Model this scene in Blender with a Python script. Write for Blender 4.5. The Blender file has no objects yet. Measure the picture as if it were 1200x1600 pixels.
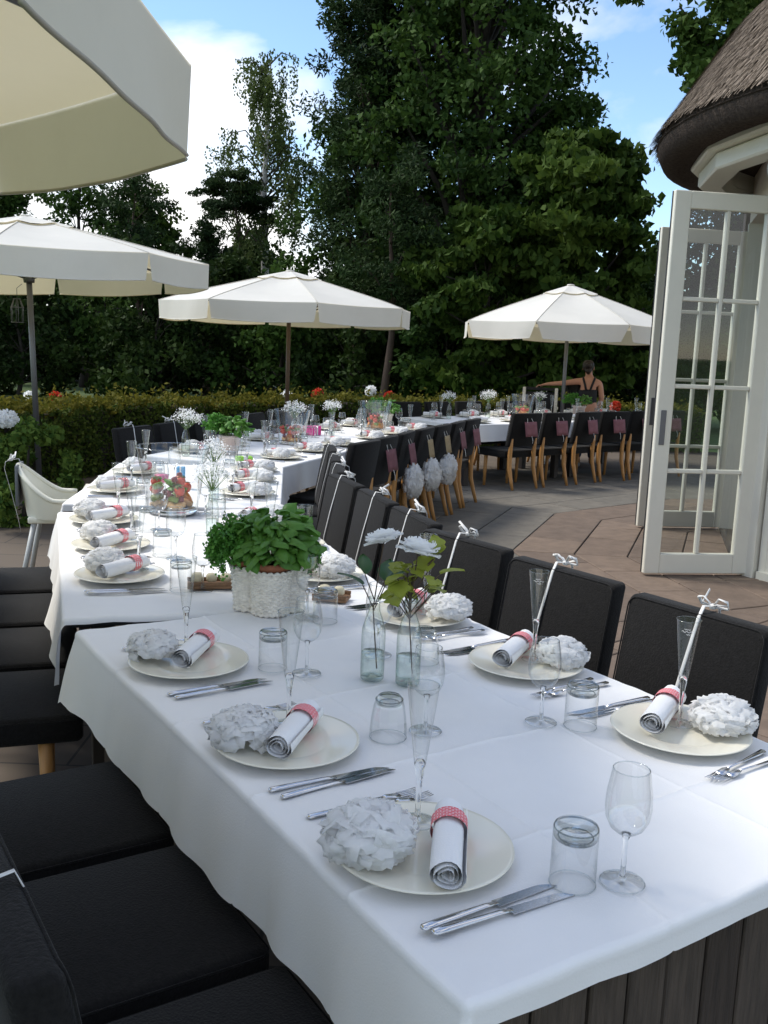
import bpy, math, random
import numpy as np
from mathutils import Vector, Matrix, noise as mnoise

R = math.radians
PI = math.pi
sc = bpy.context.scene
col = sc.collection
rnd = random.Random(7)

# ------------------------------------------------------------------ camera
PITCH, ROLL, CAM_H = R(9.7), R(2.3), 1.68
cam_d = bpy.data.cameras.new('camera')
cam = bpy.data.objects.new('camera', cam_d)
col.objects.link(cam)
fw = Vector((0, math.cos(PITCH), -math.sin(PITCH)))
r0 = Vector((1, 0, 0))
u0 = r0.cross(fw)
rt = math.cos(ROLL) * r0 + math.sin(ROLL) * u0
up = -math.sin(ROLL) * r0 + math.cos(ROLL) * u0
M4 = Matrix((rt, up, -fw)).transposed().to_4x4()
M4.translation = (0, 0, CAM_H)
cam.matrix_world = M4
cam_d.sensor_fit = 'VERTICAL'
cam_d.sensor_height = 24.0
cam_d.lens = 24.0 * 1530.0 / 1600.0
cam_d.clip_start = 0.05
cam_d.clip_end = 2000
sc.camera = cam

# ------------------------------------------------------------------ sky and sun
SUN_EL, SUN_AZ = R(50), R(-72)          # azimuth from +Y towards +X
wd = bpy.data.worlds.new('World')
sc.world = wd
wd.use_nodes = True
nt = wd.node_tree
nt.nodes.clear()
def wn(t, **k):
    n = nt.nodes.new(t)
    for a, b in k.items():
        setattr(n, a, b)
    return n
w_out = wn('ShaderNodeOutputWorld')
bg = wn('ShaderNodeBackground')
bg.inputs['Strength'].default_value = 0.14
sky = wn('ShaderNodeTexSky', sky_type='NISHITA', sun_disc=False, sun_elevation=SUN_EL, sun_rotation=SUN_AZ)
sky.altitude = 50
sky.air_density = 1.0
sky.dust_density = 0.0
sky.ozone_density = 3.5
tc = wn('ShaderNodeTexCoord')
mp = wn('ShaderNodeMapping')
mp.inputs['Location'].default_value = (1.5, 0.1, 0.3)
mp.inputs['Scale'].default_value = (1.0, 1.0, 1.9)
nz = wn('ShaderNodeTexNoise')
nz.inputs['Scale'].default_value = 3.3
nz.inputs['Detail'].default_value = 9
nz.inputs['Roughness'].default_value = 0.52
nz.inputs['Distortion'].default_value = 0.25
rp = wn('ShaderNodeValToRGB')
rp.color_ramp.elements[0].position = 0.44
rp.color_ramp.elements[1].position = 0.60
nz2 = wn('ShaderNodeTexNoise')
nz2.inputs['Scale'].default_value = 5.0
nz2.inputs['Detail'].default_value = 8
rp2 = wn('ShaderNodeValToRGB')
rp2.color_ramp.elements[0].position = 0.3
rp2.color_ramp.elements[1].position = 0.7
rp2.color_ramp.elements[0].color = (4.8, 4.9, 5.1, 1)
rp2.color_ramp.elements[1].color = (6.9, 6.85, 6.7, 1)
gm = wn('ShaderNodeMix', data_type='RGBA')
L = nt.links.new
L(tc.outputs['Generated'], mp.inputs['Vector'])
L(mp.outputs['Vector'], nz.inputs['Vector'])
L(mp.outputs['Vector'], nz2.inputs['Vector'])
L(nz.outputs['Fac'], rp.inputs['Fac'])
L(nz2.outputs['Fac'], rp2.inputs['Fac'])
L(rp.outputs['Color'], gm.inputs['Factor'])
L(sky.outputs['Color'], gm.inputs['A'])
L(rp2.outputs['Color'], gm.inputs['B'])
L(gm.outputs['Result'], bg.inputs['Color'])
L(bg.outputs['Background'], w_out.inputs['Surface'])

sun_d = bpy.data.lights.new('sun', 'SUN')
sun_d.energy = 2.5
sun_d.angle = R(16)
sun_d.color = (1.0, 0.95, 0.86)
sun = bpy.data.objects.new('sun', sun_d)
col.objects.link(sun)
sdir = Vector((math.sin(SUN_AZ) * math.cos(SUN_EL), math.cos(SUN_AZ) * math.cos(SUN_EL), math.sin(SUN_EL)))
sun.rotation_euler = sdir.to_track_quat('Z', 'Y').to_euler()

sc.view_settings.view_transform = 'Standard'
sc.view_settings.look = 'None'
sc.view_settings.exposure = 0.68
sc.view_settings.gamma = 1.0
sc.view_settings.use_curve_mapping = False
sc.render.engine = 'CYCLES'
cy = sc.cycles
cy.max_bounces = 12
cy.diffuse_bounces = 3
cy.glossy_bounces = 4
cy.transmission_bounces = 10
cy.transparent_max_bounces = 40
cy.caustics_reflective = False
cy.caustics_refractive = False
cy.use_denoising = True
cy.sample_clamp_indirect = 4.0

# ------------------------------------------------------------------ materials
MT = {}
def mat(name, color=(.5, .5, .5), rough=.6, metal=0.0, spec=.5, noise=None, bump=None, trans=0.0, sheen=0.0, var=None, coat=0.0, tcol=None):
    """noise=(scale, amount, stretch) mottles the colour; bump=(scale, strength, stretch); var=(dark, light) uses the per-face attribute."""
    m = bpy.data.materials.new(name)
    m.use_nodes = True
    t = m.node_tree
    b = t.nodes['Principled BSDF']
    lk = t.links.new
    b.inputs['Base Color'].default_value = (*color, 1)
    b.inputs['Roughness'].default_value = rough
    b.inputs['Metallic'].default_value = metal
    b.inputs['Specular IOR Level'].default_value = spec
    b.inputs['Sheen Weight'].default_value = sheen
    b.inputs['Coat Weight'].default_value = coat
    csock = None
    co = None
    def coords(stretch):
        nonlocal co
        if co is None:
            co = t.nodes.new('ShaderNodeTexCoord')
        mpn = t.nodes.new('ShaderNodeMapping')
        mpn.inputs['Scale'].default_value = stretch
        lk(co.outputs['Object'], mpn.inputs['Vector'])
        return mpn.outputs['Vector']
    if var:
        at = t.nodes.new('ShaderNodeAttribute')
        at.attribute_name = 'var'
        rpn = t.nodes.new('ShaderNodeValToRGB')
        rpn.color_ramp.elements[0].color = (*var[0], 1)
        rpn.color_ramp.elements[1].color = (*var[1], 1)
        lk(at.outputs['Fac'], rpn.inputs['Fac'])
        csock = rpn.outputs['Color']
    if noise:
        n = t.nodes.new('ShaderNodeTexNoise')
        n.inputs['Scale'].default_value = noise[0]
        n.inputs['Detail'].default_value = 6
        n.inputs['Roughness'].default_value = .62
        lk(coords(noise[2] if len(noise) > 2 else (1, 1, 1)), n.inputs['Vector'])
        mr = t.nodes.new('ShaderNodeMapRange')
        mr.inputs['From Min'].default_value = .25
        mr.inputs['From Max'].default_value = .75
        mr.inputs['To Min'].default_value = 1 - noise[1]
        mr.inputs['To Max'].default_value = 1 + noise[1]
        lk(n.outputs['Fac'], mr.inputs['Value'])
        vm = t.nodes.new('ShaderNodeVectorMath')
        vm.operation = 'SCALE'
        if csock:
            lk(csock, vm.inputs[0])
        else:
            vm.inputs[0].default_value = color
        lk(mr.outputs['Result'], vm.inputs['Scale'])
        csock = vm.outputs['Vector']
    if csock:
        lk(csock, b.inputs['Base Color'])
    if bump:
        n = t.nodes.new('ShaderNodeTexNoise')
        n.inputs['Scale'].default_value = bump[0]
        n.inputs['Detail'].default_value = 5
        lk(coords(bump[2] if len(bump) > 2 else (1, 1, 1)), n.inputs['Vector'])
        bn = t.nodes.new('ShaderNodeBump')
        bn.inputs['Strength'].default_value = bump[1]
        bn.inputs['Distance'].default_value = .01
        lk(n.outputs['Fac'], bn.inputs['Height'])
        lk(bn.outputs['Normal'], b.inputs['Normal'])
    if trans > 0:
        tr = t.nodes.new('ShaderNodeBsdfTranslucent')
        if tcol:
            tr.inputs['Color'].default_value = (*tcol, 1)
        elif csock:
            lk(csock, tr.inputs['Color'])
        else:
            tr.inputs['Color'].default_value = (*color, 1)
        mx = t.nodes.new('ShaderNodeMixShader')
        mx.inputs['Fac'].default_value = trans
        o = t.nodes['Material Output']
        lk(b.outputs['BSDF'], mx.inputs[1])
        lk(tr.outputs['BSDF'], mx.inputs[2])
        lk(mx.outputs['Shader'], o.inputs['Surface'])
    MT[name] = m
    return m

def thin_glass(name, tint=(.985, .99, .99), edge=(.52, .55, .55), gloss=1.0, power=.5):
    """one sheet of glass: clear face on, greyer and more mirror-like where the sheet is seen edge on"""
    m = bpy.data.materials.new(name)
    m.use_nodes = True
    t = m.node_tree
    lk = t.links.new
    t.nodes.remove(t.nodes['Principled BSDF'])
    o = t.nodes['Material Output']
    lw = t.nodes.new('ShaderNodeLayerWeight')
    lw.inputs['Blend'].default_value = power
    mc = t.nodes.new('ShaderNodeMix')
    mc.data_type = 'RGBA'
    mc.inputs['A'].default_value = (*tint, 1)
    mc.inputs['B'].default_value = (*edge, 1)
    p3 = t.nodes.new('ShaderNodeMath')
    p3.operation = 'POWER'
    p3.inputs[1].default_value = 2.5
    lk(lw.outputs['Facing'], p3.inputs[0])
    lk(p3.outputs['Value'], mc.inputs['Factor'])
    tr = t.nodes.new('ShaderNodeBsdfTransparent')
    lk(mc.outputs['Result'], tr.inputs['Color'])
    gl = t.nodes.new('ShaderNodeBsdfGlossy')
    gl.inputs['Roughness'].default_value = .02
    gl.inputs['Color'].default_value = (gloss, gloss, gloss, 1)
    lw2 = t.nodes.new('ShaderNodeLayerWeight')
    lw2.inputs['Blend'].default_value = .5
    pw = t.nodes.new('ShaderNodeMath')
    pw.operation = 'POWER'
    pw.inputs[1].default_value = 3.0
    lk(lw2.outputs['Facing'], pw.inputs[0])
    fr = t.nodes.new('ShaderNodeMapRange')
    fr.inputs['To Min'].default_value = .07
    fr.inputs['To Max'].default_value = .75
    lk(pw.outputs['Value'], fr.inputs['Value'])
    mx = t.nodes.new('ShaderNodeMixShader')
    lk(fr.outputs['Result'], mx.inputs['Fac'])
    lk(tr.outputs['BSDF'], mx.inputs[1])
    lk(gl.outputs['BSDF'], mx.inputs[2])
    lk(mx.outputs['Shader'], o.inputs['Surface'])
    MT[name] = m

def solid_glass(name, color=(1, 1, 1), ior=1.45):
    m = bpy.data.materials.new(name)
    m.use_nodes = True
    b = m.node_tree.nodes['Principled BSDF']
    b.inputs['Base Color'].default_value = (*color, 1)
    b.inputs['Roughness'].default_value = 0.01
    b.inputs['Transmission Weight'].default_value = 1.0
    b.inputs['IOR'].default_value = ior
    MT[name] = m

mat('linen', (.84, .83, .815), .9, spec=.1, noise=(3, .02), bump=(260, .10))
mat('napkin_cloth', (.85, .845, .84), .9, spec=.15, bump=(300, .12))
mat('paper', (.97, .965, .955), .9, spec=.0, trans=.55)
mat('ceramic', (.84, .80, .67), .12, spec=.5)
mat('steel', (.62, .62, .63), .16, metal=1.0, noise=(30, .08))
mat('charcoal_fabric', (.011, .0103, .010), .95, spec=.15, noise=(90, .45), bump=(180, .35), sheen=.08)
mat('oak', (.48, .24, .075), .45, noise=(9, .22, (6, 6, .6)))
mat('dark_wood', (.03, .022, .018), .6, noise=(7, .3, (6, 6, .6)))
mat('weathered_plank', (.042, .030, .022), .85, noise=(8, .5, (7, 7, .7)), bump=(30, .6, (6, 6, .4)))
mat('weathered_plank_pale', (.070, .053, .040), .85, noise=(8, .5, (7, 7, .7)), bump=(30, .6, (6, 6, .4)))
mat('black_top', (.008, .008, .009), .7)  # tabletop slab coloured black so the gap between tables looks shaded
thin_glass('clear_glass')
thin_glass('bottle_glass', (.965, .985, .975), (.36, .48, .43), .9, .5)
thin_glass('window_glass', (.86, .90, .88), (.45, .5, .48), .95, .5)
thin_glass('rim_glass', (.90, .92, .92), (.45, .48, .48), 1.0, .5)
solid_glass('solid_glass', (.99, 1, 1))
thin_glass('refraction_line', (.6, .63, .63), (.22, .24, .24), 1.0, .5)  # tint for painted dark lines of refraction in clear glass
thin_glass('base_glass', (.93, .95, .95), (.25, .27, .27), 1.0, .5)
thin_glass('water', (.95, .985, .97), (.55, .66, .60), .9, .5)
mat('ring_red', (.72, .06, .09), .7)
mat('ribbon', (.80, .79, .77), .5, trans=.15)
mat('canvas', (.86, .845, .79), .85, spec=.15, noise=(1.7, .06), bump=(5.0, .45), trans=.32, tcol=(.78, .67, .44))
mat('canvas_trim', (.42, .38, .32), .85)
mat('pole_metal', (.16, .16, .17), .45, metal=.6)
mat('pole_wood', (.10, .06, .035), .5, noise=(8, .2, (5, 5, .5)))
mat('white_paint', (.74, .71, .61), .42, noise=(6, .03), bump=(40, .04))
mat('wall_render', (.66, .58, .49), .8, noise=(4, .06), bump=(60, .2))
mat('thatch', (.17, .135, .105), .95, spec=.1, var=((.09, .07, .052), (.30, .245, .195)))
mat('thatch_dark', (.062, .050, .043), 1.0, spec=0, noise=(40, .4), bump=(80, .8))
mat('black_seal', (.02, .02, .022), .6)
mat('interior', (.05, .045, .04), .9)
mat('wicker', (.76, .71, .62), .8, noise=(60, .22), bump=(90, .5))
mat('terracotta', (.36, .13, .065), .8, noise=(20, .1))
mat('pot_pale', (.62, .50, .45), .8, noise=(20, .1))
mat('soil', (.02, .014, .01), 1)
mat('basil', (.095, .235, .034), .45, spec=.4, trans=.3, noise=(14, .25))
mat('parsley', (.05, .19, .02), .6, trans=.25, var=((.04, .15, .016), (.12, .33, .04)))
mat('twig', (.075, .05, .03), .8)
mat('green_stem', (.10, .18, .04), .6)
mat('leaf_dark', (.025, .085, .02), .4, trans=.15)
mat('leaf_lime', (.30, .34, .045), .5, trans=.3)
mat('petal', (.95, .95, .95), .8, spec=.1, trans=.45)
mat('petal_red', (.62, .05, .03), .8, trans=.2, var=((.45, .03, .02), (.75, .10, .04)))
mat('strawberry', (.62, .07, .035), .35, noise=(40, .2))
mat('orange_fruit', (.78, .30, .06), .4, noise=(20, .2))
mat('peach_fruit', (.80, .48, .20), .45, noise=(20, .15))
mat('lime_fruit', (.20, .28, .05), .4, noise=(20, .2))
mat('berry', (.18, .03, .04), .35)
mat('cream_puff', (.70, .62, .42), .7, noise=(18, .12))
mat('board_wood', (.22, .12, .06), .7, noise=(8, .3, (6, .8, 6)))
mat('card_pink', (.20, .080, .095), .85, noise=(18, .25))
mat('card_sack', (.40, .31, .18), .95, noise=(60, .25), bump=(120, .5))
mat('gift_pink', (.80, .05, .30), .6)
mat('gift_green', (.26, .55, .06), .6)
mat('gift_blue', (.05, .30, .55), .6)
mat('pink_drink', (.85, .12, .30), .25)
mat('chair_plastic', (.74, .72, .60), .35)
mat('chair_grey', (.12, .13, .14), .5)
mat('grey_leg', (.42, .43, .42), .45)
mat('skin', (.50, .25, .165), .55, spec=.4)
mat('hair', (.018, .010, .008), .5, noise=(40, .3), bump=(60, .8, (1, 1, .3)))
mat('black_cloth', (.010, .010, .012), .85)
mat('jeans', (.03, .045, .09), .9)
mat('bark', (.040, .032, .026), .95, noise=(8, .35, (3, 3, .5)), bump=(14, .9, (3, 3, .5)))
mat('bark_pine', (.075, .050, .038), .95, noise=(8, .35, (3, 3, .5)), bump=(14, .9, (3, 3, .5)))
mat('bark_birch', (.45, .43, .40), .8, noise=(6, .4, (1, 1, 3)))
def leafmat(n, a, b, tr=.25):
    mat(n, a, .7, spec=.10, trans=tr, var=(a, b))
leafmat('oak_leaf', (0.017, 0.041, 0.010), (0.072, 0.129, 0.026))
leafmat('pine_leaf', (0.013, 0.028, 0.012), (0.043, 0.075, 0.023), .15)
leafmat('birch_leaf', (0.052, 0.081, 0.023), (0.138, 0.178, 0.058), .3)
leafmat('chestnut_leaf', (0.017, 0.042, 0.007), (0.088, 0.138, 0.025), .3)
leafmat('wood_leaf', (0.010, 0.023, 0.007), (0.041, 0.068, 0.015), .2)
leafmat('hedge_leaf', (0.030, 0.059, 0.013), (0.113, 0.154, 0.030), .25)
leafmat('hedge_leaf_lit', (0.070, 0.083, 0.013), (0.180, 0.160, 0.025), .35)  # light on the hedge top put into a yellower leaf colour
leafmat('shrub_leaf', (0.039, 0.091, 0.018), (0.156, 0.234, 0.044), .25)
mat('grass', (.06, .10, .025), .9, noise=(.6, .4), bump=(20, 1.0))
mat('joint', (.045, .038, .032), .95, noise=(8, .3))
mat('paver_red', (.158, .114, .085), .8, noise=(7, .26), bump=(26, .45))
mat('paver_red2', (.175, .127, .094), .8, noise=(7, .26), bump=(26, .45))
mat('paver_brown', (.140, .102, .077), .8, noise=(7, .26), bump=(26, .45))
mat('paver_grey', (.135, .122, .102), .8, noise=(7, .26), bump=(26, .45))
mat('paver_grey2', (.150, .135, .112), .8, noise=(7, .26), bump=(26, .45))
mat('paver_grey3', (.122, .112, .095), .8, noise=(7, .26), bump=(26, .45))

# napkin ring print: white marks scattered over the red paper
def ring_print():
    m = MT['ring_red']
    t = m.node_tree
    lk = t.links.new
    b = t.nodes['Principled BSDF']
    tcn = t.nodes.new('ShaderNodeTexCoord')
    mpn = t.nodes.new('ShaderNodeMapping')
    mpn.inputs['Scale'].default_value = (1, 1, 1)
    br = t.nodes.new('ShaderNodeTexBrick')
    br.inputs['Scale'].default_value = 45
    br.inputs['Mortar Size'].default_value = .030
    br.inputs['Color1'].default_value = (.72, .05, .08, 1)
    br.inputs['Color2'].default_value = (.76, .10, .13, 1)
    br.inputs['Mortar'].default_value = (.85, .70, .70, 1)
    br.inputs['Brick Width'].default_value = .5
    br.inputs['Row Height'].default_value = .25
    lk(tcn.outputs['Object'], mpn.inputs['Vector'])
    lk(mpn.outputs['Vector'], br.inputs['Vector'])
    lk(br.outputs['Color'], b.inputs['Base Color'])
ring_print()

# paving that is too far or hidden under furniture: slabs in the material
def paving_material():
    m = bpy.data.materials.new('far_paving')
    m.use_nodes = True
    t = m.node_tree
    lk = t.links.new
    b = t.nodes['Principled BSDF']
    b.inputs['Roughness'].default_value = .85
    tcn = t.nodes.new('ShaderNodeTexCoord')
    br = t.nodes.new('ShaderNodeTexBrick')
    br.inputs['Scale'].default_value = 1.0
    br.inputs['Brick Width'].default_value = .6
    br.inputs['Row Height'].default_value = .4
    br.inputs['Mortar Size'].default_value = .006
    br.inputs['Color1'].default_value = (.100, .080, .062, 1)
    br.inputs['Color2'].default_value = (.122, .095, .072, 1)
    br.inputs['Mortar'].default_value = (.05, .042, .036, 1)
    lk(tcn.outputs['Object'], br.inputs['Vector'])
    lk(br.outputs['Color'], b.inputs['Base Color'])
    MT['far_paving'] = m
paving_material()

# ------------------------------------------------------------------ mesh helpers
class MB:
    def __init__(s):
        s.v, s.f = [], []
    def add(s, vs, fs):
        o = len(s.v)
        s.v += [tuple(p) for p in vs]
        s.f += [tuple(i + o for i in f) for f in fs]
        return s
    def box(s, c, d, M=None):
        x, y, z = d[0] / 2, d[1] / 2, d[2] / 2
        vs = [Vector((a * x, b * y, e * z)) for a in (-1, 1) for b in (-1, 1) for e in (-1, 1)]
        if M is not None:
            vs = [M @ p for p in vs]
        vs = [p + Vector(c) for p in vs]
        return s.add(vs, [(0, 1, 3, 2), (4, 6, 7, 5), (0, 4, 5, 1), (2, 3, 7, 6), (0, 2, 6, 4), (1, 5, 7, 3)])
    def cbox(s, c, d, ch=.006):
        """chamfered box"""
        hx, hy, hz = [k / 2 for k in d]
        ch = min(ch, hx * .9, hy * .9, hz * .9)
        vs, idx = [], {}
        for sx in (-1, 1):
            for sy in (-1, 1):
                for sz in (-1, 1):
                    for ax in range(3):
                        p = [sx * hx, sy * hy, sz * hz]
                        for k in range(3):
                            if k != ax:
                                p[k] -= (sx, sy, sz)[k] * ch
                        idx[(sx, sy, sz, ax)] = len(vs)
                        vs.append((p[0] + c[0], p[1] + c[1], p[2] + c[2]))
        fs = []
        def face(keys):
            pts = [Vector(vs[idx[k]]) for k in keys]
            n = (pts[1] - pts[0]).cross(pts[2] - pts[0])
            mid = sum(pts, Vector()) / len(pts) - Vector(c)
            q = [idx[k] for k in keys]
            fs.append(tuple(q if n.dot(mid) > 0 else q[::-1]))
        sg = (-1, 1)
        for ax in range(3):
            a, b = [k for k in range(3) if k != ax]
            for sv in sg:
                ks = []
                for sa, sb in ((-1, -1), (1, -1), (1, 1), (-1, 1)):
                    k = [0, 0, 0]
                    k[ax], k[a], k[b] = sv, sa, sb
                    ks.append((*k, ax))
                face(ks)
            for sa in sg:
                for sb in sg:
                    k0, k1 = [0, 0, 0], [0, 0, 0]
                    k0[a] = k1[a] = sa
                    k0[b] = k1[b] = sb
                    k0[ax], k1[ax] = -1, 1
                    face([(*k0, a), (*k1, a), (*k1, b), (*k0, b)])
        for sx in sg:
            for sy in sg:
                for sz in sg:
                    face([(sx, sy, sz, 0), (sx, sy, sz, 1), (sx, sy, sz, 2)])
        return s.add(vs, fs)
    def rbox(s, c, d, r, n=4, fn=None):
        """soft cushion: a box rounded with radius r, n segments per rounded edge; fn moves each point"""
        h = [k / 2 for k in d]
        vs, fs, key = [], [], {}
        def axis(hh):
            e = [-hh + r * (1 - math.cos(PI / 2 * i / n)) for i in range(n)]
            return e + [-e0 for e0 in e[::-1]]
        def put(p):
            k = tuple(round(q, 6) for q in p)
            if k not in key:
                q = Vector([max(-h[i] + r, min(h[i] - r, p[i])) for i in range(3)])
                dv = Vector(p) - q
                pt = q + dv.normalized() * r if dv.length > 1e-9 else Vector(p)
                if fn:
                    pt = fn(pt)
                key[k] = len(vs)
                vs.append(pt + Vector(c))
            return key[k]
        ax = [axis(h[i]) for i in range(3)]
        for k in range(3):
            a, b = (k + 1) % 3, (k + 2) % 3
            for sgn in (-1, 1):
                for i in range(len(ax[a]) - 1):
                    for j in range(len(ax[b]) - 1):
                        q = []
                        for ii, jj in ((i, j), (i + 1, j), (i + 1, j + 1), (i, j + 1)):
                            p = [0, 0, 0]
                            p[k] = sgn * h[k]
                            p[a], p[b] = ax[a][ii], ax[b][jj]
                            q.append(put(p))
                        fs.append(tuple(q if sgn > 0 else q[::-1]))
        return s.add(vs, fs)
    def tube(s, pts, rad, n=8, cap=True, flat=1.0, upv=None):
        pts = [Vector(p) for p in pts]
        if not isinstance(rad, (list, tuple)):
            rad = [rad] * len(pts)
        o = len(s.v)
        prev = None
        for i, p in enumerate(pts):
            d = (pts[min(i + 1, len(pts) - 1)] - pts[max(i - 1, 0)])
            if d.length < 1e-9:
                d = Vector((0, 0, 1))
            d.normalize()
            if prev is None:
                ref = Vector(upv) if upv else (Vector((0, 0, 1)) if abs(d.z) < .9 else Vector((1, 0, 0)))
                a = d.cross(ref)
                if a.length < 1e-6:
                    a = d.cross(Vector((0, 1, 0)))
                a.normalize()
            else:
                a = prev - d * prev.dot(d)
                a.normalize()
            prev = a
            b = d.cross(a)
            for k in range(n):
                t = 2 * PI * k / n
                s.v.append(tuple(p + a * (math.cos(t) * rad[i]) + b * (math.sin(t) * rad[i] * flat)))
        for i in range(len(pts) - 1):
            for k in range(n):
                s.f.append((o + i * n + k, o + i * n + (k + 1) % n, o + (i + 1) * n + (k + 1) % n, o + (i + 1) * n + k))
        if cap:
            s.f.append(tuple(o + k for k in range(n))[::-1])
            s.f.append(tuple(o + (len(pts) - 1) * n + k for k in range(n)))
        return s
    def lathe(s, prof, n=24, c=(0, 0, 0), facet=None):
        o = len(s.v)
        for r_, z in prof:
            for k in range(n):
                t = 2 * PI * k / n
                q = r_ * (1 if facet is None else 1 - facet * (k % 2))
                s.v.append((c[0] + q * math.cos(t), c[1] + q * math.sin(t), c[2] + z))
        for i in range(len(prof) - 1):
            for k in range(n):
                s.f.append((o + i * n + k, o + i * n + (k + 1) % n, o + (i + 1) * n + (k + 1) % n, o + (i + 1) * n + k))
        return s
    def grid(s, fn, nu, nv):
        o = len(s.v)
        for i in range(nu + 1):
            for j in range(nv + 1):
                s.v.append(tuple(fn(i / nu, j / nv)))
        for i in range(nu):
            for j in range(nv):
                a = o + i * (nv + 1) + j
                s.f.append((a, a + nv + 1, a + nv + 2, a + 1))
        return s
    def mesh(s, name, material, smooth=True):
        m = bpy.data.meshes.new(name)
        m.from_pydata(s.v, [], s.f)
        m.materials.append(MT[material])
        if smooth:
            m.polygons.foreach_set('use_smooth', [True] * len(m.polygons))
        m.update()
        return m
    def build(s, name, material, parent=None, smooth=True):
        return link(name, s.mesh(name, material, smooth), parent)

def link(name, me, parent=None):
    o = bpy.data.objects.new(name, me)
    col.objects.link(o)
    if parent is not None:
        o.parent = parent
    return o
def empty(name, loc=(0, 0, 0), rz=0):
    o = bpy.data.objects.new(name, None)
    o.empty_display_size = .1
    col.objects.link(o)
    o.location = loc
    o.rotation_euler = (0, 0, rz)
    return o
def tag(o, label, cat, group=None, kind=None):
    o['label'] = label
    o['category'] = cat
    if group:
        o['group'] = group
    if kind:
        o['kind'] = kind
    return o
def struct(o):
    o['kind'] = 'structure'
    return o
def copy_tree(o, parent=None):
    c = o.copy()
    col.objects.link(c)
    if parent is not None:
        c.parent = parent
    for ch in o.children:
        copy_tree(ch, c)
    return c

class Proto:
    """a kind of thing: its list of (part name, mesh, [sub-parts])"""
    def __init__(s, name, parts):
        s.name, s.parts = name, parts
    def put(s, loc, rz=0, label='', cat='', group=None, scale=1.0, tilt=None):
        if len(s.parts) == 1 and not s.parts[0][2]:
            o = link(s.name, s.parts[0][1])
        else:
            o = empty(s.name)
            for pn, me, subs in s.parts:
                p = link(pn, me, o)
                for sn, sm in subs:
                    link(sn, sm, p)
        o.location = loc
        o.rotation_euler = (0, 0, rz) if tilt is None else (tilt[0], tilt[1], rz)
        if scale != 1.0:
            o.scale = (scale,) * 3
        tag(o, label, cat, group)
        return o

def leaf_mesh(name, C, size, material, seed=0, aspect=.55, droop=None, varbase=None, sz_jit=.35, flat=0.0):
    """many leaf-sized faces around the points C (N,3)"""
    rg = np.random.default_rng(seed)
    C = np.asarray(C, dtype=np.float64)
    N = len(C)
    d = rg.normal(size=(N, 3))
    if droop is not None:
        d = d * .6 + np.array(droop)
    d /= np.linalg.norm(d, axis=1)[:, None] + 1e-9
    q = rg.normal(size=(N, 3))
    if flat > 0:
        q = q * (1 - flat) + np.cross(d, np.array([0, 0, 1.0])) * flat
    sd = np.cross(d, q)
    if flat > 0:
        sd = q - d * (q * d).sum(1)[:, None]
    sd /= np.linalg.norm(sd, axis=1)[:, None] + 1e-9
    nn = np.cross(d, sd)
    s_ = size * (1 + sz_jit * rg.uniform(-1, 1, N))[:, None]
    v = np.empty((N, 4, 3))
    v[:, 0] = C - d * s_ * .5
    v[:, 1] = C + sd * s_ * aspect * .5 + nn * s_ * .10
    v[:, 2] = C + d * s_ * .5
    v[:, 3] = C - sd * s_ * aspect * .5 + nn * s_ * .10
    me = bpy.data.meshes.new(name)
    me.vertices.add(N * 4)
    me.vertices.foreach_set('co', v.reshape(-1).astype(np.float32))
    me.loops.add(N * 4)
    me.loops.foreach_set('vertex_index', np.arange(N * 4, dtype=np.int32))
    me.polygons.add(N)
    me.polygons.foreach_set('loop_start', np.arange(0, N * 4, 4, dtype=np.int32))
    me.polygons.foreach_set('loop_total', np.full(N, 4, dtype=np.int32))
    me.update(calc_edges=True)
    at = me.attributes.new('var', 'FLOAT', 'FACE')
    vb = rg.uniform(0, 1, N) if varbase is None else np.clip(varbase + rg.normal(0, .18, N), 0, 1)
    at.data.foreach_set('value', vb.astype(np.float32))
    me.materials.append(MT[material])
    return me

ORD = ['nearest', 'second', 'third', 'fourth', 'fifth', 'sixth', 'seventh', 'eighth']

# ------------------------------------------------------------------ ground and terrace
CX, CY = 5.2, 7.8          # centre of the round building and of the paving
def disc(name, r0_, r1_, z, material, n=96, a0=0, a1=2 * PI, c=(CX, CY)):
    m = MB()
    m.grid(lambda u, v: (c[0] + (r0_ + (r1_ - r0_) * v) * math.cos(a0 + (a1 - a0) * u), c[1] + (r0_ + (r1_ - r0_) * v) * math.sin(a0 + (a1 - a0) * u), z), n, 1)
    m.f = [f[::-1] for f in m.f]
    return m.build(name, material, smooth=False)

g = MB()
g.add([(-600, -600, -.03), (600, -600, -.03), (600, 600, -.03), (-600, 600, -.03)], [(0, 1, 2, 3)])
struct(g.build('ground', 'grass', smooth=False))
terrace = struct(disc('terrace', 0.0, 9.6, 0.0, 'joint'))
outer = struct(disc('terrace_edge', 6.95, 9.8, 0.010, 'far_paving', 12, R(176), R(536)))
outer2 = struct(disc('terrace_side', 2.0, 6.948, 0.010, 'far_paving', 7, R(236), R(446)))

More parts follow.
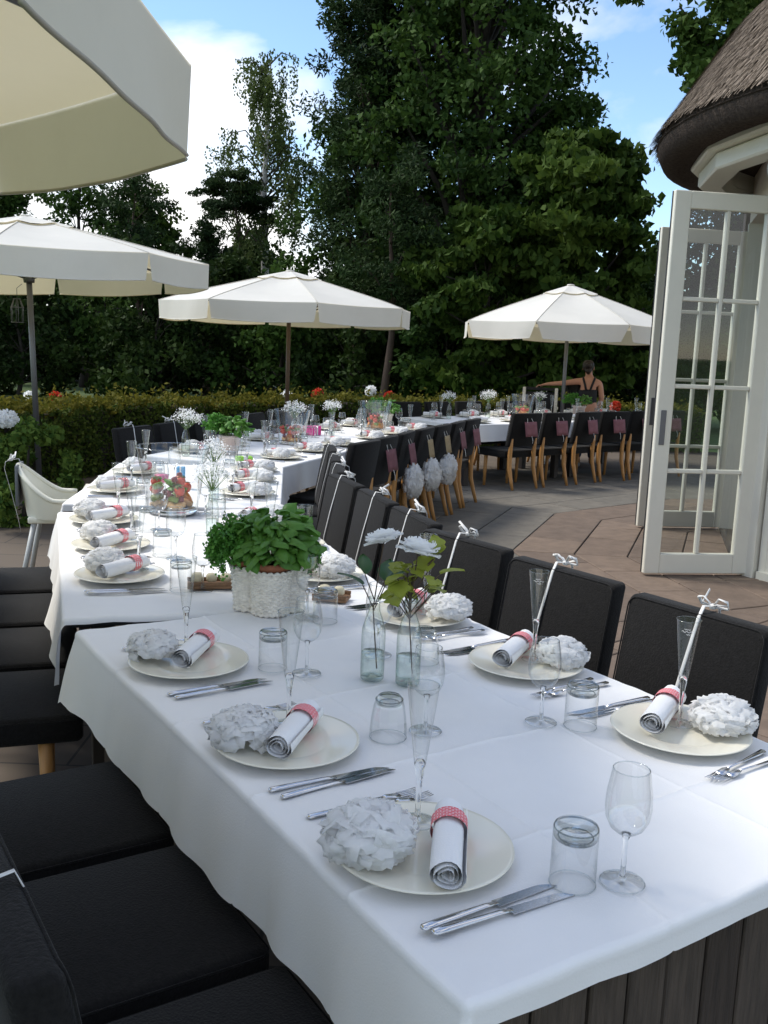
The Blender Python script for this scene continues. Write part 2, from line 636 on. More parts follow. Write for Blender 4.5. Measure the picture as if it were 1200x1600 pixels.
def paver(poly, z, material):
    """a slab: the quad shrunk to leave a joint, with a small chamfer"""
    P = [Vector((p[0], p[1], 0)) for p in poly]
    c = sum(P, Vector()) / len(P)
    def inset(d):
        out = []
        n = len(P)
        for i in range(n):
            a, b, e = P[i - 1], P[i], P[(i + 1) % n]
            d1, d2 = (b - a).normalized(), (e - b).normalized()
            n1, n2 = Vector((-d1.y, d1.x, 0)), Vector((-d2.y, d2.x, 0))
            bis = (n1 + n2)
            k = max(.3, bis.length_squared / 2)
            out.append(b + bis * (d / k))
        return out
    ar = sum((P[i - 1].x * P[i].y - P[i].x * P[i - 1].y) for i in range(len(P)))
    if ar < 0:
        P.reverse()
    A, B = inset(.006), inset(.011)
    n = len(P)
    vs = [(p.x, p.y, -.01) for p in A] + [(p.x, p.y, z - .004) for p in A] + [(p.x, p.y, z) for p in B]
    fs = []
    for i in range(n):
        j = (i + 1) % n
        fs.append((i, j, n + j, n + i))
        fs.append((n + i, n + j, 2 * n + j, 2 * n + i))
    fs.append(tuple(2 * n + i for i in range(n)))
    m = MB()
    m.add(vs, fs)
    o = m.build('paver', material, terrace, smooth=False)
    return o
rings = [2.30, 2.72, 3.16, 3.60, 4.12, 4.62, 5.15, 5.75, 6.35, 6.95]
for ri in range(len(rings) - 1):
    ra, rb = rings[ri], rings[ri + 1]
    for sct in range(-3, 3):
        a0 = R(176 + 30 * sct)
        a1 = a0 + R(30)
        if a0 < R(84) or a1 > R(246):
            continue
        def pt(r_, a):
            return Vector((CX + r_ * math.cos(a), CY + r_ * math.sin(a), 0))
        A0, A1, B0, B1 = pt(ra, a0), pt(ra, a1), pt(rb, a0), pt(rb, a1)
        side = (B1 - B0).length
        k = max(2, round(side / .62))
        off = .5 if (ri + sct) % 2 else 0.0
        cuts = [0.0] + [min(1, max(0, (i + 1 - off * .7) / k)) for i in range(k)]
        cuts[-1] = 1.0
        cuts = sorted(set(cuts))
        for i in range(len(cuts) - 1):
            t0, t1 = cuts[i], cuts[i + 1]
            if t1 - t0 < .02:
                continue
            # joints run square to the ring side; the ends follow the seam
            def inner(t):
                p = B0.lerp(B1, t)
                d = (A1 - A0).normalized()
                q = A0 + d * (p - A0).dot(d)
                s_ = (q - A0).dot(d)
                s_ = max(0, min((A1 - A0).length, s_))
                return A0 + d * s_
            ia = A0 if t0 == 0 else inner(t0)
            ib = A1 if t1 == 1 else inner(t1)
            poly = [B0.lerp(B1, t0), B0.lerp(B1, t1), ib, ia]
            if (ia - ib).length < .02:
                poly = poly[:3]
            if rb <= 4.2:
                mm = rnd.choice(['paver_red', 'paver_red2', 'paver_brown'])
            elif sct in (-2, -1) or rb > 6.3:
                mm = rnd.choice(['paver_grey', 'paver_grey2', 'paver_grey3', 'paver_grey'])
            else:
                mm = rnd.choice(['paver_red', 'paver_brown', 'paver_brown', 'paver_red2'] if sct > 0 else ['paver_grey', 'paver_grey2', 'paver_grey3'])
            paver(poly, .012 + rnd.uniform(-.0015, .002), mm)

# ------------------------------------------------------------------ round building
bl = empty('thatched_building', (CX, CY, 0))
tag(bl, 'round cream building under a thatched roof, at the right edge', 'building')
HX, HY = 2.87, 7.52            # hinge of the near leaf
H2X, H2Y = 3.40, 9.55          # hinge of the far leaf
def loc_b(p):
    return Vector((p[0] - CX, p[1] - CY, p[2]))
def wall_seg(a, b, z0, z1, th, name, material, parent=bl):
    a, b = Vector((a[0], a[1], 0)), Vector((b[0], b[1], 0))
    d = (b - a)
    Mr = Matrix.Rotation(math.atan2(d.y, d.x), 3, 'Z')
    m = MB()
    c = (a + b) / 2
    m.box((c.x - CX, c.y - CY, (z0 + z1) / 2), (d.length, th, z1 - z0), Mr)
    return m.build(name, material, parent, smooth=False)
# polygon of wall corners, clockwise seen from above starting at the far door jamb
wd_dir = Vector((HX - H2X, HY - H2Y)).normalized()
corn = [Vector((H2X, H2Y)), Vector((HX, HY))]
dd = wd_dir.copy()
for k in range(6):
    dd = Matrix.Rotation(R(45), 2) @ dd
    corn.append(corn[-1] + dd * 2.10)
for k in range(1, 7):
    a, b = corn[k], corn[(k + 1)]
    e = (b - a).normalized()
    if k == 1:
        # next to the door: glazed leaf with low panel
        p0, p1 = a + e * .10, b - e * .10
        wall_seg(p0, p1, 2.62, 3.5, .12, 'wall', 'wall_render')
        nrm = Vector((e.y, -e.x))
        for q in (a + e * .05, a + e * .62, a + e * 1.19, b - e * .05):
            wall_seg(q - e * .05, q + e * .05, 0, 2.62, .13, 'door_post', 'white_paint')
        for q in (.15, .72, 1.29):
            s0, s1 = a + e * (q - .05 + .02), a + e * (q + .47)
            s1 = a + e * min(q + .47 - .02, 2.0)
            wall_seg(s0, s1, .0, .07, .10, 'sill', 'white_paint')
            wall_seg(s0, s1, 2.54, 2.62, .10, 'door_rail', 'white_paint')
            for st in (s0 + e * .03, s1 - e * .03):
                wall_seg(st - e * .03, st + e * .03, .07, 2.54, .055, 'stile', 'white_paint')
            wall_seg(s0 + e * .06, s1 - e * .06, .07, .30, .05, 'door_rail', 'white_paint')
            for zz in (.30, .87, 1.44, 2.01):
                wall_seg(s0 + e * .06, s1 - e * .06, zz + .03, zz + .54, .01, 'pane', 'window_glass')
                wall_seg(s0 + e * .06, s1 - e * .06, zz, zz + .03, .04, 'glazing_bar', 'white_paint')
    else:
        wall_seg(a, b, 0, 3.5, .16, 'wall', 'wall_render')
a, b = corn[7], corn[0]
wall_seg(a, b, 0, 3.5, .16, 'wall', 'wall_render')
wall_seg(corn[0], corn[1], 2.93, 3.5, .14, 'wall', 'wall_render')
e = (corn[0] - corn[1]).normalized()
wall_seg(corn[1] - e * .02, corn[1] + e * .07, 0, 2.93, .16, 'door_post', 'white_paint')
wall_seg(corn[0] - e * .07, corn[0] + e * .02, 0, 2.93, .16, 'door_post', 'white_paint')
wall_seg(corn[1] + e * .07, corn[0] - e * .07, 0, .03, .16, 'threshold', 'dark_wood')
m = MB()
m.add([(p.x - CX, p.y - CY, .02) for p in corn], [tuple(range(len(corn)))[::-1]])
m.f = [f[::-1] for f in m.f]
m.build('inner_floor', 'interior', bl, smooth=False)
# fascia ring, two boards
for (ra_, rb_, z0, z1) in ((2.60, 2.86, 3.22, 3.36), (2.60, 2.79, 3.09, 3.217)):
    m = MB()
    NS = 20
    prof = [(ra_, z0), (rb_ - .015, z0), (rb_, z0 + .015), (rb_, z1 - .015), (rb_ - .015, z1), (ra_, z1), (ra_, z0)]
    m.lathe(prof, NS)
    m.build('fascia_board', 'white_paint', bl, smooth=False)
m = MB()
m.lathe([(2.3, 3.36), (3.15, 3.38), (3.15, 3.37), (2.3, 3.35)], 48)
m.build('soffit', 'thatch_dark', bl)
# thatch: core plus straws
ER, EZ = 3.14, 3.32
m = MB()
core = [(2.6, EZ + .02), (ER - .18, EZ - .10), (ER - .05, EZ - .08), (ER, EZ + .02), (ER - .02, EZ + .15), (ER - .10, EZ + .27), (2.6, EZ + .92), (1.4, EZ + 2.05), (.05, EZ + 3.3)]
m.lathe(core, 72)
rf = m.build('roof', 'thatch_dark', bl)
rg = np.random.default_rng(5)
N = 70000
tt = rg.uniform(0, 1, N) ** 1.3
th = rg.uniform(R(120), R(290), N)
Rr = ER - .02 - tt * 2.0
Zz = EZ + .13 + tt * 2.78
# follow the core profile
pr = np.array([c for c in core[4:]])
Zz = np.interp(-Rr, -pr[:, 0], pr[:, 1])
sl = np.array([-.58, .81])
v = np.empty((N, 4, 3))
ln = rg.uniform(.07, .15, N)
wdt = rg.uniform(.0025, .0055, N)
lift = rg.uniform(.003, .020, N)
cs, sn = np.cos(th), np.sin(th)
for k, (al, sd_, lf) in enumerate(((1, -1, 0), (1, 1, 0), (0, 1, 1), (0, -1, 1))):
    rr = Rr - sl[0] * 0 + (-sl[0]) * 0
    r_k = Rr + (.58 * ln) * (1 - al) + lift * lf * .8
    z_k = Zz - (.81 * ln) * (1 - al) + lift * lf * .6 + .004
    a_k = th + sd_ * wdt / np.maximum(r_k, .5)
    v[:, k, 0] = r_k * np.cos(a_k)
    v[:, k, 1] = r_k * np.sin(a_k)
    v[:, k, 2] = z_k
me = bpy.data.meshes.new('thatch_straw')
me.vertices.add(N * 4)
me.vertices.foreach_set('co', v.reshape(-1).astype(np.float32))
me.loops.add(N * 4)
me.loops.foreach_set('vertex_index', np.arange(N * 4, dtype=np.int32))
me.polygons.add(N)
me.polygons.foreach_set('loop_start', np.arange(0, N * 4, 4, dtype=np.int32))
me.polygons.foreach_set('loop_total', np.full(N, 4, dtype=np.int32))
me.update(calc_edges=True)
me.attributes.new('var', 'FLOAT', 'FACE').data.foreach_set('value', rg.uniform(0, 1, N).astype(np.float32))
me.materials.append(MT['thatch'])
o = link('thatch_straw', me, rf)
o['kind'] = 'stuff'
# round timber end below the fascia
m = MB()
pa = loc_b((2.70, 7.30, 3.02))
m.tube([pa + Vector((-.02, .04, -.02)), pa + Vector((.0, .02, -.015)), pa + Vector((.18, -.10, 0)), pa + Vector((.5, -.3, .02))], [.085, .115, .12, .12], 16)
m.build('timber_end', 'grey_leg', bl)

# ------------------------------------------------------------------ the two open door leaves
def door_leaf(hinge, tip, label):
    hv, tv = Vector((hinge[0], hinge[1], 0)), Vector((tip[0], tip[1], 0))
    w = (tv - hv).length
    o = empty('glazed_door', (hinge[0], hinge[1], .03), math.atan2(tv.y - hv.y, tv.x - hv.x))
    tag(o, label, 'door', 'glazed door leaves')
    Ht, th_ = 2.83, .056
    sw, tr_, br_ = .125, .125, .155
    def bar(x0, x1, z0, z1, d, nm):
        MB().cbox(((x0 + x1) / 2, 0, (z0 + z1) / 2), (x1 - x0, d, z1 - z0), .006).build(nm, 'white_paint', o, smooth=False)
    bar(0, sw, 0, Ht, th_, 'stile')
    bar(w - sw, w, 0, Ht, th_, 'stile')
    bar(sw, w - sw, 0, br_, th_ - .004, 'rail')
    bar(sw, w - sw, Ht - tr_, Ht, th_ - .004, 'rail')
    iw = w - 2 * sw
    ih = Ht - tr_ - br_
    mb = .032
    bar(w / 2 - mb / 2, w / 2 + mb / 2, br_, Ht - tr_, th_ - .012, 'glazing_bar')
    for k in range(1, 4):
        z = br_ + ih * k / 4
        bar(sw, w / 2 - mb / 2, z - mb / 2, z + mb / 2, th_ - .014, 'glazing_bar')
        bar(w / 2 + mb / 2, w - sw, z - mb / 2, z + mb / 2, th_ - .014, 'glazing_bar')
    for c_ in range(2):
        for k in range(4):
            x0 = sw if c_ == 0 else w / 2 + mb / 2
            x1 = w / 2 - mb / 2 if c_ == 0 else w - sw
            z0 = br_ + ih * k / 4 + (mb / 2 if k else 0)
            z1 = br_ + ih * (k + 1) / 4 - (mb / 2 if k < 3 else 0)
            q = MB()
            q.add([(x0, 0, z0), (x1, 0, z0), (x1, 0, z1), (x0, 0, z1)], [(0, 1, 2, 3)])
            q.build('pane', 'window_glass', o, smooth=False)
    MB().box((w + .002, -.017, Ht / 2), (.006, .012, Ht - .01)).build('edge_seal', 'black_seal', o, smooth=False)
    for sy in (-1, 1):
        MB().cbox((w - sw * .42, sy * (th_ / 2 + .004), 1.12), (.042, .008, .26), .003).build('handle_plate', 'pole_metal', o, smooth=False)
    for z in (.25, 1.3, 2.4):
        MB().tube([(-.012, .02, z - .06), (-.012, .02, z + .06)], .012, 8).build('hinge', 'pole_metal', o)
    for xx in (.3, .62):
        MB().box((xx, -(th_ / 2), .075), (.022, .008, .012)).build('drain_cap', 'black_seal', o, smooth=False)
    return o
door_leaf((HX - .03, HY - .03), (2.0, 7.36), 'near cream glazed door leaf standing open with eight panes')
door_leaf((H2X - .03, H2Y + .02), (2.47, 9.44), 'far glazed door leaf seen through the panes of the near leaf')

# ------------------------------------------------------------------ hedge, shrubs, trees
def hedge_part(name, a0, a1, rin, rout, ht, label, n_leaf, seed):
    o = empty(name, (CX + (rin + rout) / 2 * math.cos((a0 + a1) / 2), CY + (rin + rout) / 2 * math.sin((a0 + a1) / 2), 0))
    tag(o, label, 'hedge', 'clipped hedge lengths round the terrace')
    ox, oy = o.location.x, o.location.y
    rg = np.random.default_rng(seed)
    # leaves on the faces and top with a loose volume behind
    n1 = int(n_leaf * .62)
    a = rg.uniform(a0, a1, n1)
    bump = .05 * np.sin(a * 40) + .04 * np.sin(a * 97 + 2)
    r_ = rin + np.abs(rg.normal(0, .06, n1)) + bump * .6
    z = rg.uniform(0.02, ht, n1)
    C = np.stack([CX + r_ * np.cos(a) - ox, CY + r_ * np.sin(a) - oy, z], 1)
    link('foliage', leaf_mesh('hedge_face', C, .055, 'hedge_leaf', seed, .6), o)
    n2 = n_leaf - n1
    a = rg.uniform(a0, a1, n2)
    r_ = rg.uniform(rin - .02, rout, n2)
    bump = .04 * np.sin(a * 60) + .03 * np.sin(a * 131 + r_ * 9)
    z = ht + bump + rg.normal(0, .03, n2) + (rg.uniform(0, 1, n2) > .93) * rg.uniform(0, .16, n2)
    C = np.stack([CX + r_ * np.cos(a) - ox, CY + r_ * np.sin(a) - oy, z], 1)
    link('lit_top', leaf_mesh('hedge_top', C, .058, 'hedge_leaf_lit', seed + 1, .6), o)  # top leaves take the sunlit colour, faces the darker one
    m = MB()
    nseg = 24
    def core_fn(u, v):
        an = a0 + (a1 - a0) * u
        pp = [(rin + .10, 0), (rin + .10, ht - .06), (rout - .1, ht - .06), (rout - .1, 0)][min(3, int(round(v * 3)))]
        return (CX + pp[0] * math.cos(an) - ox, CY + pp[0] * math.sin(an) - oy, pp[1])
    m.grid(core_fn, nseg, 3)
    m.build('woody_core', 'bark', o, smooth=False)
hedge_part('hedge', R(148), R(176), 9.35, 10.1, .83, 'clipped hedge behind the high chair at left, top coloured as if sunlit', 15000, 11)
hedge_part('hedge', R(122), R(147.6), 9.35, 10.1, .80, 'clipped hedge beyond the middle parasol and the fourth table', 12000, 12)
hedge_part('hedge', R(88), R(121.6), 9.35, 10.1, .78, 'clipped hedge behind the far tables and the person', 11000, 13)

def ellipsoid_pts(rg, n, c, r, shell=.55):
    d = rg.normal(size=(n, 3))
    d /= np.linalg.norm(d, axis=1)[:, None]
    k = (shell + (1 - shell) * rg.uniform(0, 1, n)) ** .8
    k = np.where(rg.uniform(0, 1, n) < .25, k * rg.uniform(.3, 1, n), k)
    return np.array(c) + d * k[:, None] * np.array(r)

def tree(name, label, x, y, h, z0, rx, nclump, nleaf, lsize, lmat, bark, tr, seed, clump=(.9, 1.3), flatten=.7, droop=None, group='trees beyond the hedge', lean=(0, 0), taper=.55, shape=None, cat='tree', trunk_h=None, ry=None, aspect=.6):
    rg = np.random.default_rng(seed)
    o = empty(name, (x, y, -.03))
    tag(o, label, cat, group)
    th_ = trunk_h or h * .93
    pts = [(lean[0] * t + .08 * math.sin(t * 7 + seed), lean[1] * t + .08 * math.cos(t * 5 + seed), th_ * t) for t in np.linspace(0, 1, 9)]
    rad = [tr * (1 - .85 * t) * (1.25 if t == 0 else 1) for t in np.linspace(0, 1, 9)]
    m = MB()
    m.tube(pts, rad, 10)
    m.build('trunk', bark, o)
    lm = MB()
    cents, allp, vb = [], [], []
    ry = ry or rx
    for k in range(nclump):
        t = (k + rg.uniform(0, 1)) / nclump
        z = z0 + (h - z0) * t
        prof = shape(t) if shape else math.sin(PI * min(1, max(.12, .18 + t * .80))) ** taper
        ang = k * 2.399 + rg.uniform(-.5, .5)
        rr = math.sqrt(rg.uniform(.05, 1)) * prof
        base = np.interp(z, [p[2] for p in pts], range(len(pts)))
        bi = int(min(len(pts) - 1, base))
        c = np.array([pts[bi][0] + rx * rr * math.cos(ang), pts[bi][1] + ry * rr * math.sin(ang), z])
        cr = rg.uniform(*clump)
        cents.append((c, cr))
        b0 = pts[max(1, bi - 1)]
        if z < h * .97:
            mid = [(b0[i] + c[i]) / 2 + (.15 if i == 2 else rg.uniform(-.15, .15)) for i in range(3)]
            lm.tube([b0, mid, tuple(c)], [rad[max(1, bi - 1)] * .45, rad[max(1, bi - 1)] * .25, .015], 5, cap=False)
    per = nleaf // nclump
    for c, cr in cents:
        # a clump is several smaller sprays
        ns = 6
        tone = rg.uniform(.25, .7)
        for s_ in range(ns):
            sc_ = c + rg.normal(0, .45, 3) * cr * np.array([1, 1, flatten])
            p = ellipsoid_pts(rg, per // ns, sc_, np.array([cr * .55, cr * .55, cr * .55 * flatten]) * rg.uniform(.7, 1.2), .35)
            allp.append(p)
            vb.append(np.full(len(p), tone + rg.uniform(-.15, .15)))
    lm.build('limbs', bark, o)
    P_ = np.concatenate(allp)
    link('crown', leaf_mesh('crown', P_, lsize, lmat, seed + 3, aspect, droop, np.concatenate(vb)), o)
    return o

tree('oak_tree', 'tall dark oak with thick trunk, tallest in the centre of the wood', 1.9, 25, 15, 3.0, 2.45, 90, 50000, .165, 'oak_leaf', 'bark', .42, 21, clump=(.85, 1.35))
tree('oak_tree', 'dark oak just left of the tallest tree, its top out of frame', .2, 27.5, 14.5, 3.5, 2.3, 60, 34000, .165, 'oak_leaf', 'bark', .32, 22, clump=(.8, 1.25))
tree('pine_tree', 'dark pine with bare lower trunk between birch and oak', -.75, 26, 10.9, 3.2, 1.25, 46, 36000, .15, 'pine_leaf', 'bark_pine', .22, 23, clump=(.6, .95), aspect=.3)
tree('chestnut_tree', 'broad chestnut with pale drooping leaves above the right parasol', 3.85, 21, 5.9, 1.4, 1.5, 46, 24000, .21, 'chestnut_leaf', 'bark', .2, 24, clump=(.55, .85), flatten=.45, droop=(0, 0, -.5))
tree('chestnut_tree', 'low leafy chestnut left of the right parasol', 2.0, 20.5, 4.4, .6, 1.5, 26, 13000, .20, 'chestnut_leaf', 'bark', .14, 25, clump=(.5, .8), flatten=.45, droop=(0, 0, -.5))
tree('oak_tree', 'dark tree filling the gap beside the open doors', 8.5, 24, 7.2, .8, 1.25, 32, 20000, .17, 'oak_leaf', 'bark', .2, 26, clump=(.7, 1.0))
tree('oak_tree', 'small oak low behind the right parasol and chestnut', 3.7, 26.5, 8.4, 2.0, 1.2, 36, 15000, .17, 'oak_leaf', 'bark', .22, 27, clump=(.7, 1.1))
tree('pine_tree', 'flat topped pine with bent bare trunk left of the birch', -4.3, 30, 6.4, 5.2, 1.25, 16, 11000, .13, 'pine_leaf', 'bark_pine', .13, 28, clump=(.4, .6), flatten=.35, lean=(-.5, 0), aspect=.3, shape=lambda t: .95 - .5 * t)
tree('spruce_tree', 'dark bushy conifer below the flat topped pine', -5.3, 29, 4.9, 1.5, .75, 22, 10000, .14, 'pine_leaf', 'bark_pine', .12, 29, clump=(.4, .65), aspect=.3, shape=lambda t: 1.05 - .85 * t)
tree('oak_tree', 'leafy tree behind the left parasol, green in the sun', -7.3, 30, 5.5, 1.5, 1.1, 24, 10000, .15, 'chestnut_leaf', 'bark', .14, 30, clump=(.5, .75))
tree('oak_tree', 'thin open tree under the near parasol edge with sky between limbs', -9.6, 31, 7.2, 2.5, 1.6, 26, 7000, .15, 'oak_leaf', 'bark', .13, 31, clump=(.5, .8), flatten=.5)
tree('oak_tree', 'dark tree at the far left edge behind the parasol', -12.2, 31, 6.0, 1.5, 1.3, 26, 11000, .16, 'oak_leaf', 'bark', .15, 32, clump=(.6, .9))
tree('oak_tree', 'dark green tree rising behind the thatched roof at top right', 6.2, 17.5, 9.8, 5.6, 1.7, 46, 30000, .15, 'oak_leaf', 'bark', .25, 33, clump=(.55, .95))

# birch: hanging strands
def birch(x, y, h, seed):
    rg = np.random.default_rng(seed)
    o = empty('birch_tree', (x, y, -.03))
    tag(o, 'slender weeping birch with hanging sprays left of the pine', 'tree', 'trees beyond the hedge')
    MB().tube([(0, 0, 0), (.05, 0, h * .3), (-.05, .05, h * .6), (.05, 0, h * .85), (.1, 0, h * .97)], [.16, .13, .09, .045, .012], 8).build('trunk', 'bark_birch', o)
    lm = MB()
    P_, vb = [], []
    for k in range(46):
        z = h * rg.uniform(.42, .97)
        t = (z / h - .42) / .55
        ang = k * 2.4
        ext = (2.5 - 1.6 * t) * rg.uniform(.3, 1.0)
        tip = np.array([ext * math.cos(ang), ext * math.sin(ang), z + .35 * ext])
        lm.tube([(0, 0, z), (tip[0] * .5, tip[1] * .5, z + .5 * ext), tuple(tip)], [.03, .018, .008], 4, cap=False)
        for s_ in range(5):
            st = np.array([tip[0], tip[1], tip[2]]) * 1.0
            f = rg.uniform(.45, 1.05)
            st = np.array([tip[0] * f + rg.normal(0, .12), tip[1] * f + rg.normal(0, .12), z + .5 * ext])
            ln_ = rg.uniform(.6, 1.7)
            n = int(46 * ln_)
            q = rg.uniform(0, 1, n)
            pp = st + np.stack([rg.normal(0, .07, n), rg.normal(0, .07, n), -q * ln_], 1)
            P_.append(pp)
            vb.append(np.full(n, rg.uniform(.2, .8)))
    lm.build('limbs', 'bark', o)
    link('crown', leaf_mesh('birch_crown', np.concatenate(P_), .105, 'birch_leaf', seed, .6, (0, 0, -.8), np.concatenate(vb)), o)
birch(-4.0, 31, 10.3, 41)

# understorey
us = [(-13.5, 24, 3.6), (-11.2, 26, 3.9), (-9.2, 24.5, 3.3), (-7.4, 26, 3.5), (-5.6, 24, 3.2), (-4.1, 25.5, 3.6), (-2.6, 24, 3.3), (-.9, 23, 3.4), (.6, 23.5, 3.7), (1.3, 21.8, 2.9), (3.2, 23, 3.6), (5.6, 23, 3.3), (7.6, 23.5, 3.5)]
words = ['farthest left', 'second from left', 'third from left', 'fourth from left', 'fifth from left', 'sixth from left', 'middle', 'sixth from right', 'fifth from right', 'fourth from right', 'third from right', 'second from right', 'farthest right']
for i, (x, y, h) in enumerate(us):
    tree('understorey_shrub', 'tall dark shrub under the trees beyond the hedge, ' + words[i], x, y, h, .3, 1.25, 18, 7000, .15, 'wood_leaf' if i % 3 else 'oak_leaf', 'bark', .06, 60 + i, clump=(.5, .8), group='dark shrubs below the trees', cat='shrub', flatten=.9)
# bare trunks one can tell apart in the dark wood
for i, (x, y, h, r_) in enumerate([(-.05, 21.5, 2.4, .11), (-6.4, 25, 2.6, .10)]):
    tree('pine_tree', ['bare straight pine trunk standing between the middle and right parasols', 'dark trunk in the wood below the left parasol'][i], x, y, h + 3, h, 1.0, 12, 6000, .14, 'pine_leaf', 'bark_pine', r_, 80 + i, clump=(.5, .7), aspect=.3)
rg = np.random.default_rng(90)
n = 60000
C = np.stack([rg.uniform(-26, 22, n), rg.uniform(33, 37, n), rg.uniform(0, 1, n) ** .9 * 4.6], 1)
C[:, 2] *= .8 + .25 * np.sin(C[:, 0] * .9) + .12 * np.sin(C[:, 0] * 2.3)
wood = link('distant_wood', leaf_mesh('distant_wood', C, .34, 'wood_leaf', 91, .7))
tag(wood, 'dark mass of far-off woodland behind the trees', 'woodland', kind='stuff')

# ------------------------------------------------------------------ parasols
def parasol(x, y, rim_r, rim_z, apex_z, val_h, rot, label, tilt=(0, 0), pole_mat='pole_metal', lift=0.0, seed=1, pole_r=.028, cut=.05):
    rr = random.Random(seed)
    o = empty('parasol', (x, y, 0))
    o.rotation_euler = (tilt[0], tilt[1], 0)
    tag(o, label, 'parasol', 'cream parasols round the terrace')
    NS = 8
    vent_t = .80
    def panel_pt(k, u, t):
        """k panel, u across 0..1, t from rim 0 to apex 1; sags between ribs"""
        a0, a1 = rot + 2 * PI * k / NS, rot + 2 * PI * (k + 1) / NS
        p0 = Vector((math.cos(a0), math.sin(a0), 0))
        p1 = Vector((math.cos(a1), math.sin(a1), 0))
        p = p0.lerp(p1, u) * rim_r * (1 - t)
        z = rim_z + (apex_z - rim_z) * (t ** .92) - .035 * math.sin(PI * u) * math.sin(PI * min(1, t * .9 + .1)) 
        return Vector((p.x, p.y, z))
    for k in range(NS):
        MB().grid(lambda u, v: panel_pt(k, u, v * vent_t), 6, 8).build('canopy_panel', 'canvas', o)
        # valance flap with a slit at each corner
        ph = rr.uniform(0, 6)
        def val(u, v):
            uu = cut * v * .5 + u * (1 - cut * v)
            p = panel_pt(k, uu, 0)
            am = rot + 2 * PI * (k + .5) / NS
            nrm = Vector((math.cos(am), math.sin(am), 0))
            z = p.z + .004 - val_h * v - .012 * math.sin(u * PI) * v
            wv = (.005 * math.sin(u * 7 + ph) + .003 * math.sin(u * 19 + ph * 2)) * v
            return Vector((p.x, p.y, z)) + nrm * (.002 + wv + .02 * v * math.sin(PI * u))
        vo = MB().grid(val, 22, 5).build('valance', 'canvas', o)
        hem = [val(i / 22, 1.0) for i in range(23)]
        MB().tube(hem, .006, 5).build('hem', 'canvas_trim' if seed == 1 else 'canvas', vo)
        a0 = rot + 2 * PI * k / NS
        d = Vector((math.cos(a0), math.sin(a0), 0))
        MB().tube([panel_pt(k, 0, q / 6 * vent_t) + Vector((0, 0, .004)) for q in range(7)], .006, 5, flat=.5).build('seam', 'canvas', o)
        MB().tube([d * (rim_r * .985) + Vector((0, 0, rim_z - .025)), d * (rim_r * .5) + Vector((0, 0, rim_z + (apex_z - rim_z) * .5 - .03)), Vector((0, 0, apex_z - .05)) + d * .04], .011, 6).build('rib', pole_mat, o)
        MB().tube([d * (rim_r * .52) + Vector((0, 0, rim_z + (apex_z - rim_z) * .48 - .03)), d * .04 + Vector((0, 0, rim_z - .16))], .009, 6).build('strut', pole_mat, o)
    # vent cap
    m = MB()
    for k in range(NS):
        m.grid(lambda u, v: panel_pt(k, u, vent_t - .055 + v * (.995 - vent_t + .055)) * 1.0 + Vector((0, 0, .014 + .006 * (1 - v))), 3, 3)
    m.build('vent_cap', 'canvas', o)
    MB().tube([(0, 0, 0), (0, 0, apex_z + .0)], pole_r, 12).build('pole', pole_mat, o)
    MB().lathe([(.0, apex_z + .022), (.05, apex_z + .016), (.06, apex_z + .0), (.0, apex_z - .01)], 12).build('cap', 'canvas', o)
    MB().lathe([(.0, rim_z - .12), (.05, rim_z - .12), (.055, rim_z - .16), (.05, rim_z - .2), (0, rim_z - .2)], 12).build('runner', pole_mat, o)
    MB().lathe([(.0, .09), (.05, .09), (.06, .07), (.30, .06), (.32, .04), (.32, .013), (0, .013)], 20).build('base', 'chair_grey', o)
    return o
parasol(-2.23, 2.30, 1.76, 2.44, 2.95, .25, R(22.5), 'near cream parasol filling the top left corner, seen from below', seed=1)
parasol(-3.42, 9.6, 1.70, 2.33, 2.74, .23, R(10), 'cream parasol on a dark pole at the left edge', tilt=(0, R(-1.8)), seed=2)
parasol(-1.34, 13.0, 1.66, 2.12, 2.56, .22, R(17), 'cream parasol in the middle, behind the fourth table', seed=3, pole_mat='pole_wood')
parasol(2.58, 14.6, 1.60, 2.06, 2.63, .22, R(-25), 'cream parasol at right, above the person', seed=4, cut=.16)

# wire lantern hung on the left parasol pole
o = empty('wire_lantern', (-3.57, 9.5, 1.75))
tag(o, 'small wire lantern hanging on the left parasol pole', 'lantern')
m = MB()
for k in range(6):
    a = k * PI / 3
    m.tube([(.03 * math.cos(a), .03 * math.sin(a), .22), (.06 * math.cos(a), .06 * math.sin(a), .14), (.055 * math.cos(a), .055 * math.sin(a), 0)], .004, 5)
for z, r_ in ((0, .055), (.14, .06), (.22, .03)):
    m.tube([(r_ * math.cos(t * PI / 8), r_ * math.sin(t * PI / 8), z) for t in range(17)], .004, 5, cap=False)
m.build('cage', 'pole_metal', o)
m = MB()
m.tube([(0, 0, .22), (0, 0, .32), (.05, 0, .36)], .003, 5)
m.build('hook', 'pole_metal', o)

# ------------------------------------------------------------------ tables
TZ = .77
class Tab:
    def __init__(s, ox, oy, dx, dy, L, W, nm):
        """(ox, oy): near corner on the hedge side; (dx, dy): direction away from the camera along the table"""
        d = Vector((dx, dy)).normalized()
        s.o, s.u, s.n, s.L, s.W, s.nm = Vector((ox, oy)), d, Vector((d.y, -d.x)), L, W, nm
        s.rz = math.atan2(d.y, d.x) - PI / 2       # local x = n (to the door side), local y = u
    def at(s, a, b, z=0):
        """a across from the hedge edge, b along from the near end"""
        p = s.o + s.n * a + s.u * b
        return Vector((p.x, p.y, z))
def from_right(rx_, ry_, dx, dy, L, W, nm):
    d = Vector((dx, dy)).normalized()
    n = Vector((d.y, -d.x))
    p = Vector((rx_, ry_)) - n * W
    return Tab(p.x, p.y, dx, dy, L, W, nm)
U1, N1 = Vector((-.543, .840)), Vector((.840, .543))
p0 = N1 * .806 + U1 * .975
